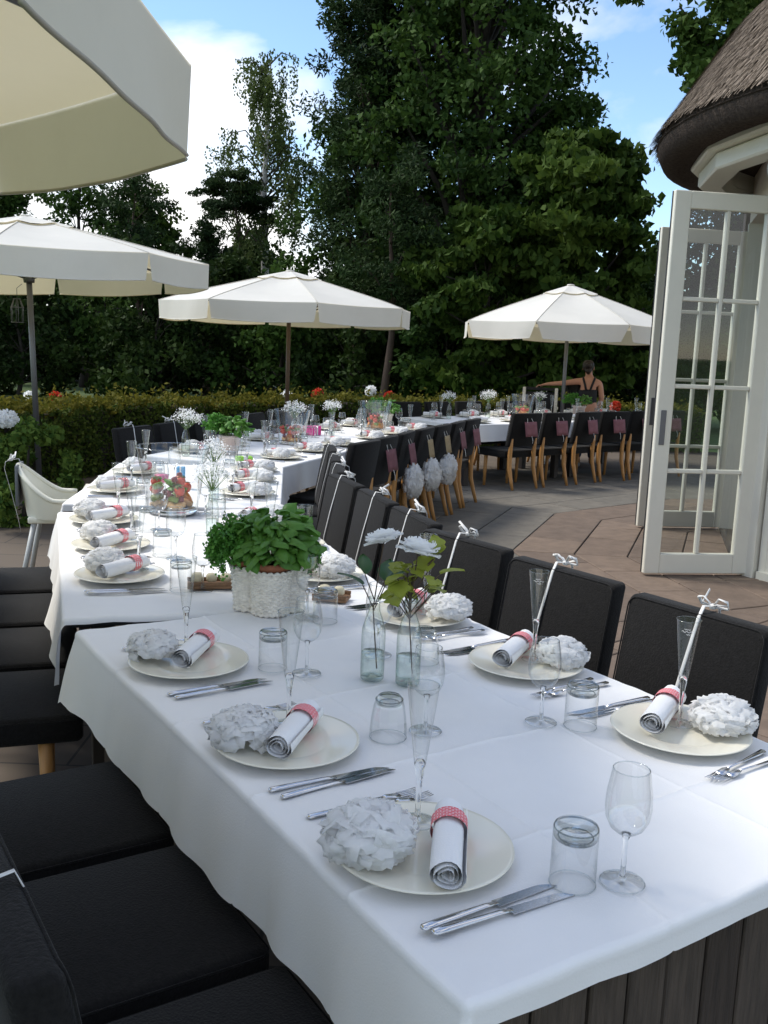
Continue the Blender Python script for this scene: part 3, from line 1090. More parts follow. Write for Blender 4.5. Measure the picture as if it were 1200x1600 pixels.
tabs = {
    'foreground': Tab(p0.x, p0.y, -.543, .840, 1.975, 1.205, 'foreground'),
    'second': from_right(.075, 3.43, -.325, .946, 1.97, 1.15, 'second'),
    'third': from_right(-.58, 5.32, -.10, .995, 1.76, 1.15, 'third'),
    'fourth': from_right(-.76, 7.12, .318, .948, 1.98, 1.15, 'fourth'),
    'fifth': from_right(-.11, 9.04, .365, .931, 2.05, 1.15, 'fifth'),
    'sixth': from_right(.93, 11.72, .757, .653, 1.98, 1.15, 'sixth'),
    'seventh': from_right(2.45, 13.03, .80, .60, 1.98, 1.15, 'seventh'),
}
TNAMES = list(tabs)
TORD = {'foreground': 'nearest', 'second': 'second', 'third': 'third', 'fourth': 'fourth', 'fifth': 'fifth', 'sixth': 'sixth', 'seventh': 'seventh'}
TABLE_LABEL = {
    'foreground': 'plank-ended dining table in the foreground under a white cloth',
    'second': 'second dining table from the camera, left of the herb basket',
    'third': 'third dining table from the camera, beside the white high chair',
    'fourth': 'fourth dining table from the camera, with the sunlit herb pot',
    'fifth': 'fifth dining table from the camera, below the middle parasol',
    'sixth': 'sixth dining table from the camera, left end of the far row',
    'seventh': 'seventh dining table, far row beside the open doors',
}
CLOTH_LABEL = {
    'foreground': 'white cloth draped over the foreground table with pressed fold lines',
    'second': 'white cloth on the second table, behind the dark gap',
    'third': 'white cloth on the third table with its corner by the high chair',
    'fourth': 'white cloth on the fourth table, its side hanging in view',
    'fifth': 'white cloth on the fifth table behind chairs with paper rosettes',
    'sixth': 'white cloth on the sixth table, left end of far row',
    'seventh': 'white cloth on the seventh table beside the open doors',
}
def table(t):
    o = empty('dining_table', t.at(t.W / 2, t.L / 2), t.rz)
    tag(o, TABLE_LABEL[t.nm], 'table', 'dining tables in a curve')
    MB().cbox((0, 0, TZ - .025), (t.W - .03, t.L - .03, .034), .004).build('tabletop', 'black_top', o, smooth=False)
    if t.nm == 'foreground':
        x = -t.W / 2 + .05
        k = 0
        rr = random.Random(3)
        while x < t.W / 2 - .06:
            w = rr.uniform(.085, .125)
            w = min(w, t.W / 2 - .05 - x)
            MB().cbox((x + w / 2, -t.L / 2 + .035 + rr.uniform(-.003, .003), (TZ - .05) / 2 + .006), (w - .006, .028, TZ - .062), .003).build('plank', rr.choice(['weathered_plank', 'weathered_plank_pale', 'weathered_plank_pale']), o, smooth=False)
            x += w
        for sx in (-1, 1):
            MB().cbox((sx * (t.W / 2 - .10), t.L / 2 - .1, (TZ - .05) / 2 + .006), (.09, .09, TZ - .065), .004).build('leg', 'dark_wood', o, smooth=False)
        MB().cbox((0, 0, TZ - .11), (.10, t.L - .3, .1), .004).build('beam', 'dark_wood', o, smooth=False)
    else:
        for sx in (-1, 1):
            for sy in (-1, 1):
                MB().cbox((sx * (t.W / 2 - .12), sy * (t.L / 2 - .14), (TZ - .05) / 2 + .006), (.08, .08, TZ - .065), .004).build('leg', 'dark_wood', o, smooth=False)
    return o
def cloth(t, dl, dr, dn, df, seed, res):
    rr = random.Random(seed)
    ph = [rr.uniform(0, 6) for _ in range(6)]
    W, L = t.W, t.L
    r = .015
    S = [-dl + (W + dl + dr) * i / res[0] for i in range(res[0] + 1)]
    T_ = [-dn + (L + dn + df) * i / res[1] for i in range(res[1] + 1)]
    # refine the samples near the edges
    for q, lst, hi in ((0, S, W), (1, T_, L)):
        for e0 in (0, hi):
            for k in range(-1, 6):
                lst.append(e0 + (k * .009 if e0 else -k * .009))
    if t.nm == 'foreground':
        for lst, ff in ((T_, (.16, .36, .58, .80)), (S, (.34, .68))):
            hi = L if lst is T_ else W
            for q in ff:
                lst += [hi * q + w_ for w_ in (-.010, -.006, -.003, 0, .003, .006, .010)]
    lo_hi = ((-dl, W + dr), (-dn, L + df))
    S = sorted(set(round(x, 4) for x in S if lo_hi[0][0] <= x <= lo_hi[0][1]))
    T_ = sorted(set(round(x, 4) for x in T_ if lo_hi[1][0] <= x <= lo_hi[1][1]))
    folds_t = [L * f for f in ((.16, .36, .58, .80) if t.nm == 'foreground' else (.25, .5, .75))]
    folds_s = [W * .34, W * .68]
    def f(s_, t_):
        ex = -s_ if s_ < 0 else (s_ - W if s_ > W else 0)
        ey = -t_ if t_ < 0 else (t_ - L if t_ > L else 0)
        sx = -1 if s_ < 0 else 1
        sy = -1 if t_ < 0 else 1
        bx, by = max(0, min(W, s_)), max(0, min(L, t_))
        e = math.hypot(ex, ey)
        z = 0
        z += .0011 * math.sin(s_ * 11 + ph[0]) * math.sin(t_ * 9 + ph[1]) + .0008 * math.sin(s_ * 27 + ph[2] + 3 * math.sin(t_ * 3))
        if t.nm == 'foreground' or t.nm == 'second':
            pv = Vector((s_ * 3.2 + ph[0] * 7, t_ * 3.2, ph[1]))
            z += .0062 * (mnoise.noise(pv) - .9 * abs(mnoise.noise(pv * 1.9)) - .4 * abs(mnoise.noise(pv * 4.3)))
        for q in folds_t:
            z += .0044 * math.exp(-abs((t_ - q) / .006))
        for q in folds_s:
            z += .0036 * math.exp(-abs((s_ - q) / .006))
        if e <= 0:
            return (bx, by, z)
        if e < r * PI / 2:
            out, down = r * math.sin(e / r), r * (1 - math.cos(e / r))
        else:
            out, down = r, r + (e - r * PI / 2)
        per = (t_ if ex > ey else s_)
        ang = math.atan2(ey, ex)
        hang = max(0, down - .02)
        wv = (.5 + .5 * math.sin(per * 5.3 + ph[3] + sx)) * .09 + (.5 + .5 * math.sin(per * 12.1 + ph[4])) * .045 + .02 * math.sin(per * 27 + ph[5]) + .15 * max(0, mnoise.noise(Vector((per * 4.5, ph[5], sx)))) + .05 * abs(mnoise.noise(Vector((per * 7, down * 3, ph[4]))))
        corner = math.sin(2 * ang) if (ex > 0 and ey > 0) else 0
        out += hang * (.06 + wv * (1 - corner) + .28 * corner)
        return (bx + sx * out * (ex / e), by + sy * out * (ey / e), z - down + hang * .03)
    m = MB()
    nT = len(T_)
    for s_ in S:
        for t_ in T_:
            p = f(s_, t_)
            m.v.append((p[0] - W / 2, p[1] - L / 2, p[2] + TZ))
    for i in range(len(S) - 1):
        for j in range(nT - 1):
            a = i * nT + j
            m.f.append((a, a + nT, a + nT + 1, a + 1))
    o = m.build('tablecloth', 'linen')
    o.location = t.at(W / 2, L / 2)
    o.rotation_euler = (0, 0, t.rz)
    tag(o, CLOTH_LABEL[t.nm], 'tablecloth', 'white tablecloths')
for i, nm in enumerate(TNAMES):
    t = tabs[nm]
    table(t)
    if nm == 'foreground':
        cloth(t, .235, .20, .055, .05, 3, (110, 150))
    elif nm == 'second':
        cloth(t, .24, .20, .03, .03, 5, (70, 90))
    elif nm == 'third':
        cloth(t, .22, .22, .05, .05, 8, (60, 70))
    else:
        cloth(t, .22, .22, .06, .06, 9 + i, (40, 50))

# ------------------------------------------------------------------ chairs
def chair_parts(rear_wood=True):
    parts = []
    def seatfn(p):
        return p + Vector((0, 0, .012 * (1 - (p.x / .24) ** 2) * (1 - (p.y / .26) ** 2) if p.z > 0 else 0))
    m = MB().rbox((0, .06, .425), (.50, .50, .10), .032, 4, seatfn)
    parts.append(('seat', m.mesh('seat', 'charcoal_fabric'), []))
    def backfn(p):
        # recline and slight curve
        t = (p.z + .252) / .42
        return p + Vector((0, -.075 * t + .018 * (p.x / .23) ** 2, 0))
    m = MB().rbox((0, -.205, .722), (.49, .075, .41), .024, 5, backfn)
    parts.append(('backrest', m.mesh('backrest', 'charcoal_fabric'), []))
    def rrect(hx, hy, rc, n=5):
        out = []
        for cx_, cy_, a0 in ((hx - rc, hy - rc, 0), (-hx + rc, hy - rc, PI / 2), (-hx + rc, -hy + rc, PI), (hx - rc, -hy + rc, 1.5 * PI)):
            for q in range(n + 1):
                a = a0 + PI / 2 * q / n
                out.append((cx_ + rc * math.cos(a), cy_ + rc * math.sin(a)))
        return out + out[:1]
    pp = MB().tube([(x, y + .06, .459) for x, y in rrect(.246, .246, .03)], .0026, 5, cap=False)
    parts[0][2].append(('piping', pp.mesh('piping', 'charcoal_fabric')))
    pb = []
    for x, z in rrect(.238, .198, .03):
        q = backfn(Vector((x, .0355, z)))
        pb.append((q.x, q.y - .205, q.z + .722))
    parts[1][2].append(('piping', MB().tube(pb, .0026, 5, cap=False).mesh('piping', 'charcoal_fabric')))
    for sx in (-1, 1):
        m = MB()
        m.tube([(sx * .20, .19, .39), (sx * .20, .195, .2), (sx * .20, .20, .002)], [.024, .021, .016], 8)
        parts.append(('leg', m.mesh('front_leg', 'oak'), []))
    for sx in (-1, 1):
        m = MB()
        m.tube([(sx * .205, -.235, .62), (sx * .205, -.228, .53), (sx * .205, -.218, .42), (sx * .207, -.225, .27), (sx * .21, -.268, .11), (sx * .212, -.300, .002)], [.020, .024, .028, .026, .021, .016], 8)
        parts.append(('leg', m.mesh('rear_leg', 'oak'), []))
    return parts
CH = Proto('dining_chair', chair_parts())
def tie_mesh(seed):
    """ribbon round the middle of a chair back with a bow on top"""
    rr = random.Random(seed)
    m = MB()
    top = Vector((rr.uniform(-.03, .03), -.292, .938))
    x = top.x
    fr = [(x + .045, -.160, .50), (x + .035, -.166, .60), (x + .020, -.192, .74), (x + .008, -.222, .87), (x + .004, -.231, .912), (x, -.246, .946), top]
    bk = [tuple(top), (x, -.326, .926), (x, -.334, .88), (x - .006, -.295, .72), (x - .01, -.26, .56), (x - .01, -.245, .47)]
    m.tube(fr, .0060, 6, flat=.25, upv=(0, 1, 0))
    m.tube(bk, .0052, 6, flat=.3, upv=(0, 1, 0))
    for sx in (-1, 1):
        a = rr.uniform(.018, .032)
        m.tube([top, top + Vector((sx * .026, .012, a)), top + Vector((sx * .050, .004, a * .8)), top + Vector((sx * .046, -.01, .0)), top], .0055, 6, flat=.4)
        m.tube([top, top + Vector((sx * .025, rr.uniform(-.03, .03), .012)), top + Vector((sx * rr.uniform(.04, .065), rr.uniform(-.04, .04), rr.uniform(-.02, .05)))], .0055, 6, flat=.4)
    m.rbox(tuple(top), (.02, .02, .018), .006, 2)
    return m.mesh('ribbon', 'ribbon')
TIES = [Proto('ribbon', [('ribbon', tie_mesh(k), [])]) for k in range(3)]

SIDE = {'hedge': 'hedge side', 'door': 'door side'}
def place_chair(t, side, b, back, tie=None, extra='', turn=0.0, lab=None):
    """back = distance of the chair back beyond the table edge"""
    if side == 'hedge':
        p = t.at(-(back - .24), b)
        rz = t.rz - PI / 2
    else:
        p = t.at(t.W + back - .24, b)
        rz = t.rz + PI / 2
    rz += turn
    p.z = .011
    c = CH.put(p, rz, lab, 'chair', 'charcoal upholstered dining chairs')
    c['_b'] = 0
    del c['_b']
    if tie is not None:
        TIES[tie % 3].put(p, rz, 'white ribbon bow tied on ' + extra, 'ribbon', 'white ribbons on chair backs')
    return p, rz
k = 0
T = tabs['foreground']
for i, b in enumerate((.335, .87, 1.405)):
    place_chair(T, 'hedge', b, .54, 0 if i == 0 else (1 if i == 1 else 2), 'the %s seat left of the foreground table' % ORD[i], rnd.uniform(-.03, .03),
                lab='charcoal chair left of the foreground table, %s to the camera' % ORD[i])
for i, b in enumerate((.87, 1.45, 2.02)):
    place_chair(T, 'door', b, .31, i + 1, 'the %s chair right of the foreground table' % ORD[i], .09 + rnd.uniform(-.02, .02),
                lab='charcoal chair right of the foreground table, %s to the camera' % ORD[i])
for nm, bs, backs in (('second', (.12, .67, 1.22, 1.77), (.50, .33)), ('third', (.55, 1.12, 1.68), (.50, .33))):
    T = tabs[nm]
    for i, b in enumerate(bs):
        if nm == 'second':
            place_chair(T, 'hedge', b, backs[0], None, '', rnd.uniform(-.04, .04), lab='charcoal chair on hedge side of %s table, %s to the camera' % (nm, ORD[i]))
        if nm == 'second' and i == 3:
            continue
        place_chair(T, 'door', b + (.70 if nm == 'second' else .0), backs[1], i, 'the %s chair on door side of %s table' % (ORD[i], nm), rnd.uniform(-.04, .04), lab='charcoal chair on door side of %s table, %s to the camera' % (nm, ORD[i]))

def card_mesh(w, h):
    m = MB()
    m.grid(lambda u, v: ((u - .5) * w, .006 * math.sin(u * 5), (v - .5) * h), 4, 4)
    n = len(m.v)
    m.grid(lambda u, v: ((u - .5) * w, .006 * math.sin(u * 5) - .004, (v - .5) * h), 4, 4)
    k4 = 5
    ring = [i * k4 for i in range(5)] + [4 * k4 + j for j in range(1, 5)] + [i * k4 + 4 for i in range(3, -1, -1)] + [j for j in range(3, 0, -1)]
    for a, b in zip(ring, ring[1:] + ring[:1]):
        m.f.append((a, b, n + b, n + a))
    return m
def string_mesh():
    m = MB()
    m.tube([(-.05, .0, .08), (-.03, .015, .15), (0, .03, .20), (.03, .015, .15), (.05, 0, .08)], .003, 5)
    m.tube([(0, -.006, -.08), (.01, -.008, -.13), (.0, -.008, -.17)], .003, 5)
    return m.mesh('string', 'ribbon')
STR = string_mesh()
CARD_P = Proto('chair_card', [('card', card_mesh(.20, .18).mesh('card', 'card_pink'), []), ('string', STR, [])])
CARD_S = Proto('chair_card', [('card', card_mesh(.15, .17).mesh('card', 'card_sack'), []), ('string', STR, [])])
def card_on(p, rz, proto, label):
    off = Matrix.Rotation(rz, 3, 'Z') @ Vector((.02, -.326, .735))
    proto.put(p + off, rz, label, 'card', 'square cards on chair backs', tilt=(-.18, 0))

# paper balls and rosettes
def pompom_mesh(name, rx_, rz_, n, seed, ps, half=True, res=(72, 40)):
    """tissue paper: a squashed crumpled ball with loose petal edges standing off it"""
    rg = np.random.default_rng(seed)
    m = MB()
    off = Vector((seed * 3.7, seed * 1.3, 0))
    def ridge(p):
        return 1 - 2.6 * abs(mnoise.noise(p))
    def surf(d):
        k = 1 + .07 * ridge(d * 2.3 + off) + .05 * ridge(d * 5.2 + off * 2) + .03 * ridge(d * 12 + off)
        k *= .90 if half is None else (.76 if res[0] < 40 else .80)
        return Vector((d.x * rx_ * k, d.y * rx_ * k, d.z * rz_ * k * (1 if d.z > 0 or not half else .8)))
    def f(u, v):
        a_, e_ = 2 * PI * u, PI * (v - .5) * .998
        return surf(Vector((math.cos(a_) * math.cos(e_), math.sin(a_) * math.cos(e_), math.sin(e_))))
    if not half or res[0] < 40:
        m.grid(f, *res)
    for k in range(n):
        d = Vector(rg.normal(size=3)).normalized()
        if half and d.z < -.45:
            d.z *= -1
        t1 = d.cross(Vector(rg.normal(size=3))).normalized()
        t2 = d.cross(t1)
        w, h = ps * rg.uniform(.8, 1.5), ps * rg.uniform(.5, 1.1)
        k0, k1 = rg.uniform(.45, .72), rg.uniform(.86, 1.04)
        pa, pb = rg.uniform(0, 6), rg.uniform(5, 9)
        S_ = Vector((rx_, rx_, rz_))
        vs = []
        for j in range(5):
            v = j / 4
            kk = k0 + (k1 - k0) * math.sin(v * PI / 2)
            for i in range(6):
                u = i / 5 - .5
                dd = (d + t1 * (u * w / rx_) + t2 * ((v ** 1.6) * h / rx_)).normalized()
                kq = kk + .05 * math.sin(pb * u * 2 + pa) * v - .10 * (u * u * 4) * v + rg.normal(0, .006)
                vs.append(Vector((dd.x * S_.x * kq, dd.y * S_.y * kq, dd.z * S_.z * kq)))
        m.add(vs, [(j * 6 + i, j * 6 + i + 1, j * 6 + i + 7, j * 6 + i + 6) for j in range(4) for i in range(5)])
    zmin = min(v_[2] for v_ in m.v)
    m.v = [(a_, b_, c_ - zmin) for a_, b_, c_ in m.v] if half else m.v
    return m.mesh(name, 'paper')
PN = [Proto('paper_pompom', [('p', pompom_mesh('paper_pompom', .095, .060, 210, 100 + k, .050, True, (96, 52)), [])]) for k in range(4)]
PF = [Proto('paper_pompom', [('p', pompom_mesh('paper_pompom_small', .086, .055, 70, 110 + k, .050, True, (24, 14)), [])]) for k in range(2)]
ROS = [Proto('paper_rosette', [('p', pompom_mesh('paper_rosette', .165, .16, 200, 120 + k, .07, False), [])]) for k in range(2)]

CARDN = 0
ordn = ['first', 'second', 'third', 'fourth', 'fifth', 'sixth']
for nm, bs in (('fourth', (.62, 1.08, 1.62)), ('fifth', (.15, .66, 1.15, 1.66)), ('sixth', (.62, 1.20, 1.78)), ('seventh', (.38, .96, 1.55))):
    T = tabs[nm]
    for i, b in enumerate(bs):
        p, rz = place_chair(T, 'door', b, .40, None, '', rnd.uniform(-.10, .10), lab='charcoal chair with oak legs, door side of %s table, %s from its near end' % (nm, ordn[i]))
        if nm == 'fourth' and i > 0 or nm == 'fifth' and i in (2, 3) or nm in ('sixth', 'seventh'):
            card_on(p, rz, CARD_P, 'dusty pink square card on the %s door side chair of the %s table' % (ordn[i], nm))
        elif nm == 'fifth':
            card_on(p, rz, CARD_S, 'sackcloth square on the %s door side chair of the fifth table' % ordn[i])
        if (nm, i) in (('fourth', 2), ('fifth', 0), ('fifth', 1)):
            off = Matrix.Rotation(rz, 3, 'Z') @ Vector((-.05, -.36, .50))
            lab_ = {('fourth', 2): 'leftmost white paper rosette hung on a chair back', ('fifth', 0): 'middle white paper rosette hung on a chair back', ('fifth', 1): 'rightmost white paper rosette hung on a chair back'}[(nm, i)]
            r_ = ROS[i % 2].put(p + off, rz, lab_, 'rosette', 'paper rosettes on chair backs')
            r_.scale = (1, .55, 1)
    for i, b in enumerate((.40, 1.0, 1.58)):
        place_chair(T, 'hedge', b, .36, i if nm == 'fourth' else None, 'the %s hedge side chair of the fourth table' % ordn[i], rnd.uniform(-.05, .05), lab='charcoal chair on the hedge side of the %s table, %s from near end' % (nm, ordn[i]))

# ------------------------------------------------------------------ tableware
pl = MB().lathe([(.0, .004), (.075, .004), (.085, .006), (.105, .013), (.158, .019), (.164, .0205), (.166, .0215), (.165, .0235), (.158, .0225), (.108, .0175), (.092, .0125), (.082, .0105), (.0, .0105)], 56)
PLATE = Proto('dinner_plate', [('p', pl.mesh('dinner_plate', 'ceramic'), [])])
pl = MB().lathe([(.0, .004), (.085, .006), (.105, .013), (.165, .021), (.165, .0235), (.108, .0175), (.082, .0105), (.0, .0105)], 28)
PLATE_F = Proto('dinner_plate', [('p', pl.mesh('dinner_plate_far', 'ceramic'), [])])

def ring_tube(r_, z, n, w=.0012):
    return MB().tube([(r_ * math.cos(t * 2 * PI / n), r_ * math.sin(t * 2 * PI / n), z) for t in range(n + 1)], w, 5, cap=False)
def flute_parts(n):
    foot = MB().lathe([(.0, .0035), (.012, .0040), (.030, .0025), (.0345, .0012)], n)
    stem = MB().lathe([(.0105, .004), (.0055, .012), (.0050, .04), (.0060, .085), (.0085, .105), (.0110, .118), (.0075, .124), (.0, .126)], max(8, n // 2))
    cup = MB().lathe([(.0112, .118), (.0135, .135), (.0185, .175), (.0245, .222), (.0300, .270)], n)
    rim = MB().tube([(.0296 * math.cos(t * 2 * PI / n), .0296 * math.sin(t * 2 * PI / n), .270) for t in range(n + 1)], .0010, 5, cap=False)
    return [('foot', foot.mesh('flute_foot', 'clear_glass'), [('foot_edge', ring_tube(.0345, .0012, n).mesh('foot_edge', 'rim_glass'))]), ('stem', stem.mesh('flute_stem', 'solid_glass'), []), ('cup', cup.mesh('flute_cup', 'clear_glass'), [('rim', rim.mesh('flute_rim', 'rim_glass'))])]
def wine_parts(n):
    foot = MB().lathe([(.0, .007), (.008, .0065), (.022, .003), (.038, .0022), (.0395, .0012)], n)
    stem = MB().lathe([(.009, .006), (.0052, .016), (.0042, .05), (.0045, .080), (.0085, .094), (.0, .097)], max(8, n // 2))
    prof = [(.005, .092), (.018, .096), (.030, .106), (.0385, .124), (.0410, .145), (.0395, .170), (.0355, .195), (.0322, .214)]
    cup = MB().lathe(prof, n)
    rim = MB().tube([(.0316 * math.cos(t * 2 * PI / n), .0316 * math.sin(t * 2 * PI / n), .214) for t in range(n + 1)], .0011, 5, cap=False)
    return [('foot', foot.mesh('wine_foot', 'clear_glass'), [('foot_edge', ring_tube(.0395, .0013, n).mesh('foot_edge', 'rim_glass'))]), ('stem', stem.mesh('wine_stem', 'solid_glass'), []), ('cup', cup.mesh('wine_cup', 'clear_glass'), [('rim', rim.mesh('wine_rim', 'rim_glass'))])]
def tumbler_parts(n, faceted=False):
    """standing upside down, thick base on top"""
    fc = .035 if faceted else None
    if faceted:
        prof = [(.044, .0), (.0435, .02), (.041, .05), (.036, .080), (.0315, .094)]
        base = MB().lathe([(.0, .104), (.024, .104), (.0300, .099), (.0325, .092), (.030, .083), (.0, .083)], n, facet=fc)
    else:
        prof = [(.0400, .0), (.0398, .04), (.0396, .086)]
        base = MB().lathe([(.0, .1075), (.030, .1075), (.034, .110), (.0375, .108), (.0395, .101), (.0395, .090), (.036, .084), (.0, .086)], n)
    wall = MB().lathe(prof, n, facet=fc)
    return [('wall', wall.mesh('tumbler_wall', 'clear_glass', not faceted), [('rim', ring_tube(.0400 if not faceted else .0433, .0012, n).mesh('tumbler_rim', 'rim_glass'))]), ('base', base.mesh('tumbler_base', 'base_glass', not faceted), [('base_dark_line', ring_tube(.0378 if not faceted else .0318, .104 if not faceted else .094, n, .0016).mesh('base_dark_line', 'refraction_line')), ('base_dark_line', ring_tube(.030 if not faceted else .024, .087 if not faceted else .085, n, .0014).mesh('base_dark_line', 'refraction_line'))])]  # two tinted rings draw the dark refraction seen in the base
FL_N, FL_F = Proto('champagne_flute', flute_parts(32)), Proto('champagne_flute', flute_parts(14))
WG_N, WG_F = Proto('wine_glass', wine_parts(36)), Proto('wine_glass', wine_parts(14))
TB_N, TB_F, TB_C = Proto('tumbler', tumbler_parts(36)), Proto('tumbler', tumbler_parts(14)), Proto('tumbler', tumbler_parts(24, True))

def knife_parts():
    b = MB()
    n = 12
    top, bot = [], []
    for i in range(n + 1):
        t = i / n
        y = .02 + .130 * t
        hw = .0105 * (1 - .15 * t)
        xr = hw
        xl = -hw + (max(0, t - .72) / .28) ** 2 * hw * 1.8
        top.append(((xl), (xr), y))
    vs, fs = [], []
    for xl, xr, y in top:
        vs += [(xl, y, .0016), (xr, y, .0022), (xr, y, .0006), (xl, y, .0008)]
    for i in range(n):
        a = i * 4
        for k in range(4):
            fs.append((a + k, a + (k + 1) % 4, a + 4 + (k + 1) % 4, a + 4 + k))
    fs += [(3, 2, 1, 0), tuple(n * 4 + k for k in range(4))]
    b.add(vs, fs)
    h = MB().tube([(0, -.130, .0045), (0, -.126, .0045), (0, -.10, .0045), (0, -.04, .0042), (0, .0, .0040), (0, .024, .002)], [.004, .0085, .0088, .0070, .0058, .005], 10, flat=.5)
    return [('blade', b.mesh('knife_blade', 'steel', False), []), ('handle', h.mesh('knife_handle', 'steel'), [])]
def fork_parts():
    h = MB().tube([(0, -.125, .004), (0, -.120, .004), (0, -.09, .004), (0, -.02, .006), (0, .045, .008)], [.004, .0085, .0078, .004, .0034], 8, flat=.4)
    hd = MB().tube([(0, .043, .008), (0, .055, .008), (0, .07, .005), (0, .085, .004)], [.0035, .009, .0115, .0118], 8, flat=.18)
    out = [('handle', h.mesh('fork_handle', 'steel'), []), ('neck', hd.mesh('fork_neck', 'steel'), [])]
    for k in range(4):
        x = -.0096 + k * .0064
        m = MB().tube([(x, .083, .004), (x, .105, .004), (x * .95, .130, .007)], [.0019, .0018, .0008], 6)
        out.append(('tine', m.mesh('fork_tine', 'steel'), []))
    return out
KN, FK = Proto('table_knife', knife_parts()), Proto('table_fork', fork_parts())

def napkin_parts(n, seed, far=False):
    rr = random.Random(seed)
    m = MB()
    turns, r0_, r1_ = 4.2, .004, .0315
    def sp(t, y):
        a = -turns * 2 * PI * (1 - t) + .4
        r_ = r0_ + (r1_ - r0_) * t + .0015 * math.sin(a * 3 + y * 20)
        return (r_ * 1.05 * math.cos(a), y, r_ * math.sin(a) * .92)
    ln = .235
    ny = 3 if far else 8
    na = 24 if far else 70
    m.grid(lambda u, v: Vector(sp(u, (v - .5) * ln * (1 - .02 * math.sin(u * 9)) + .004 * math.sin(u * 16))), na, ny)
    m.v = [(a, b, c + .0285) for a, b, c in m.v]
    body = m.mesh('napkin_roll', 'napkin_cloth')
    rg_ = MB()
    rg_.grid(lambda u, v: Vector((.0340 * math.cos(u * 2 * PI), .032 + v * .038 + .002 * math.sin(u * 2 * PI), .0290 + .0300 * math.sin(u * 2 * PI))), 28 if not far else 12, 1)
    return [('napkin_roll', body, []), ('paper_band', rg_.mesh('paper_band', 'ring_red'), [])]
NAP, NAP_F = Proto('rolled_napkin', napkin_parts(1, 1)), Proto('rolled_napkin', napkin_parts(1, 2, True))

def setting(t, side, b, idx, near, inset=.19, jit=.02, cutlery=True, pom=True, over=None):
    """lays one place; local x = diner's right, y = towards the table middle"""
    sd = SIDE[side]
    if side == 'hedge':
        o = t.at(inset, b, TZ + .002)
        ex, ey = -t.u, t.n
    else:
        o = t.at(t.W - inset, b, TZ + .002)
        ex, ey = t.u, -t.n
    ex, ey = Vector((ex.x, ex.y, 0)), Vector((ey.x, ey.y, 0))
    rz = math.atan2(ex.y, ex.x)
    rr = random.Random(hash((t.nm == 'foreground', len(t.nm), side == 'door', idx)) & 0xffff)
    j = lambda: rr.uniform(-jit, jit)
    def P_(x, y, z=0):
        return o + ex * x + ey * y + Vector((0, 0, z))
    tn = ('%s table' % t.nm)
    where = '%s place from camera, %s of %s' % (ORD[idx] if idx else 'nearest', sd, tn)
    where = where.replace('nearest place from camera', 'place nearest camera')
    over = over or {}
    (PLATE if near else PLATE_F).put(P_(0, 0), 0, 'cream dinner plate, ' + where, 'plate', 'cream dinner plates')
    if pom:
        x, y = over.get('pom', (-.09 + j(), -.055 + j()))
        s_ = over.get('pom_s', rr.uniform(.80, .92))
        (PN[idx % 4] if near else PF[idx % 2]).put(P_(x, y, .012), rr.uniform(0, 6), 'white tissue paper pompom, ' + where, 'pompom', 'tissue paper pompoms on the plates', s_)
    a, bq = over.get('nap', ((.10 + j(), -.05 + j()), (-.055 + j(), .085 + j())))
    A_, B_ = P_(*a), P_(*bq)
    d = (B_ - A_).normalized()
    nz = math.atan2(d.y, d.x) - PI / 2
    (NAP if near else NAP_F).put((A_ + B_) / 2 + Vector((0, 0, .022)), nz, 'rolled white napkin with red band, ' + where, 'napkin', 'rolled napkins with red bands')
    x, y = over.get('fl', (-.065 + j(), .070 + j()))
    flo = (FL_N if near else FL_F).put(P_(x, y, .020 if near else .018), 0, 'tall champagne flute on the plate, ' + where, 'flute', 'champagne flutes', over.get('fl_s', rr.uniform(.97, 1.03)))
    if over.get('mark'):
        a0 = math.atan2(-flo.location.y, -flo.location.x)
        def on_cone(da, z):
            r_ = .0245 + (z - .222) * .1146 + .0006
            return (r_ * math.cos(a0 + da), r_ * math.sin(a0 + da), z)
        em = MB()
        em.tube([on_cone(-.55 + .11 * q, .245 + .0022 * math.sin(q * 1.9)) for q in range(11)], .0008, 4)
        em.tube([on_cone(-.30 + .06 * q, .251 + .0018 * math.sin(q * 2.3 + 1)) for q in range(9)], .0007, 4)
        em.tube([on_cone(-.1 + .05 * q, .238 + .0012 * math.cos(q * 2.0)) for q in range(8)], .0007, 4)
        em.build('etched_mark', 'ribbon', flo)
    x, y = over.get('tb', (.20 + j(), .18 + j()))
    tbp = TB_C if over.get('cut') else (TB_N if near else TB_F)
    tbp.put(P_(x, y, .0012), 0, ('upturned cut glass tumbler, ' if over.get('cut') else 'upturned clear tumbler, ') + where, 'tumbler', 'upturned tumblers')
    x, y = over.get('wg', (.245 + j(), .26 + j()))
    (WG_N if near else WG_F).put(P_(x, y, .0012), 0, 'empty stemmed wine glass, ' + where, 'wine glass', 'wine glasses', over.get('wg_s', rr.uniform(.97, 1.02)))
    if cutlery:
        for q in range(2):
            KN.put(P_(.192 + .027 * q, -.005 + .008 * q, .001), rz + rr.uniform(-.06, .06), ('inner' if q == 0 else 'outer') + ' steel knife, ' + where, 'knife', 'steel table knives')
            FK.put(P_(-.185 - .028 * q, .02 - .015 * q, .001), rz + rr.uniform(-.05, .2), ('inner' if q == 0 else 'outer') + ' steel fork, ' + where, 'fork', 'steel table forks')

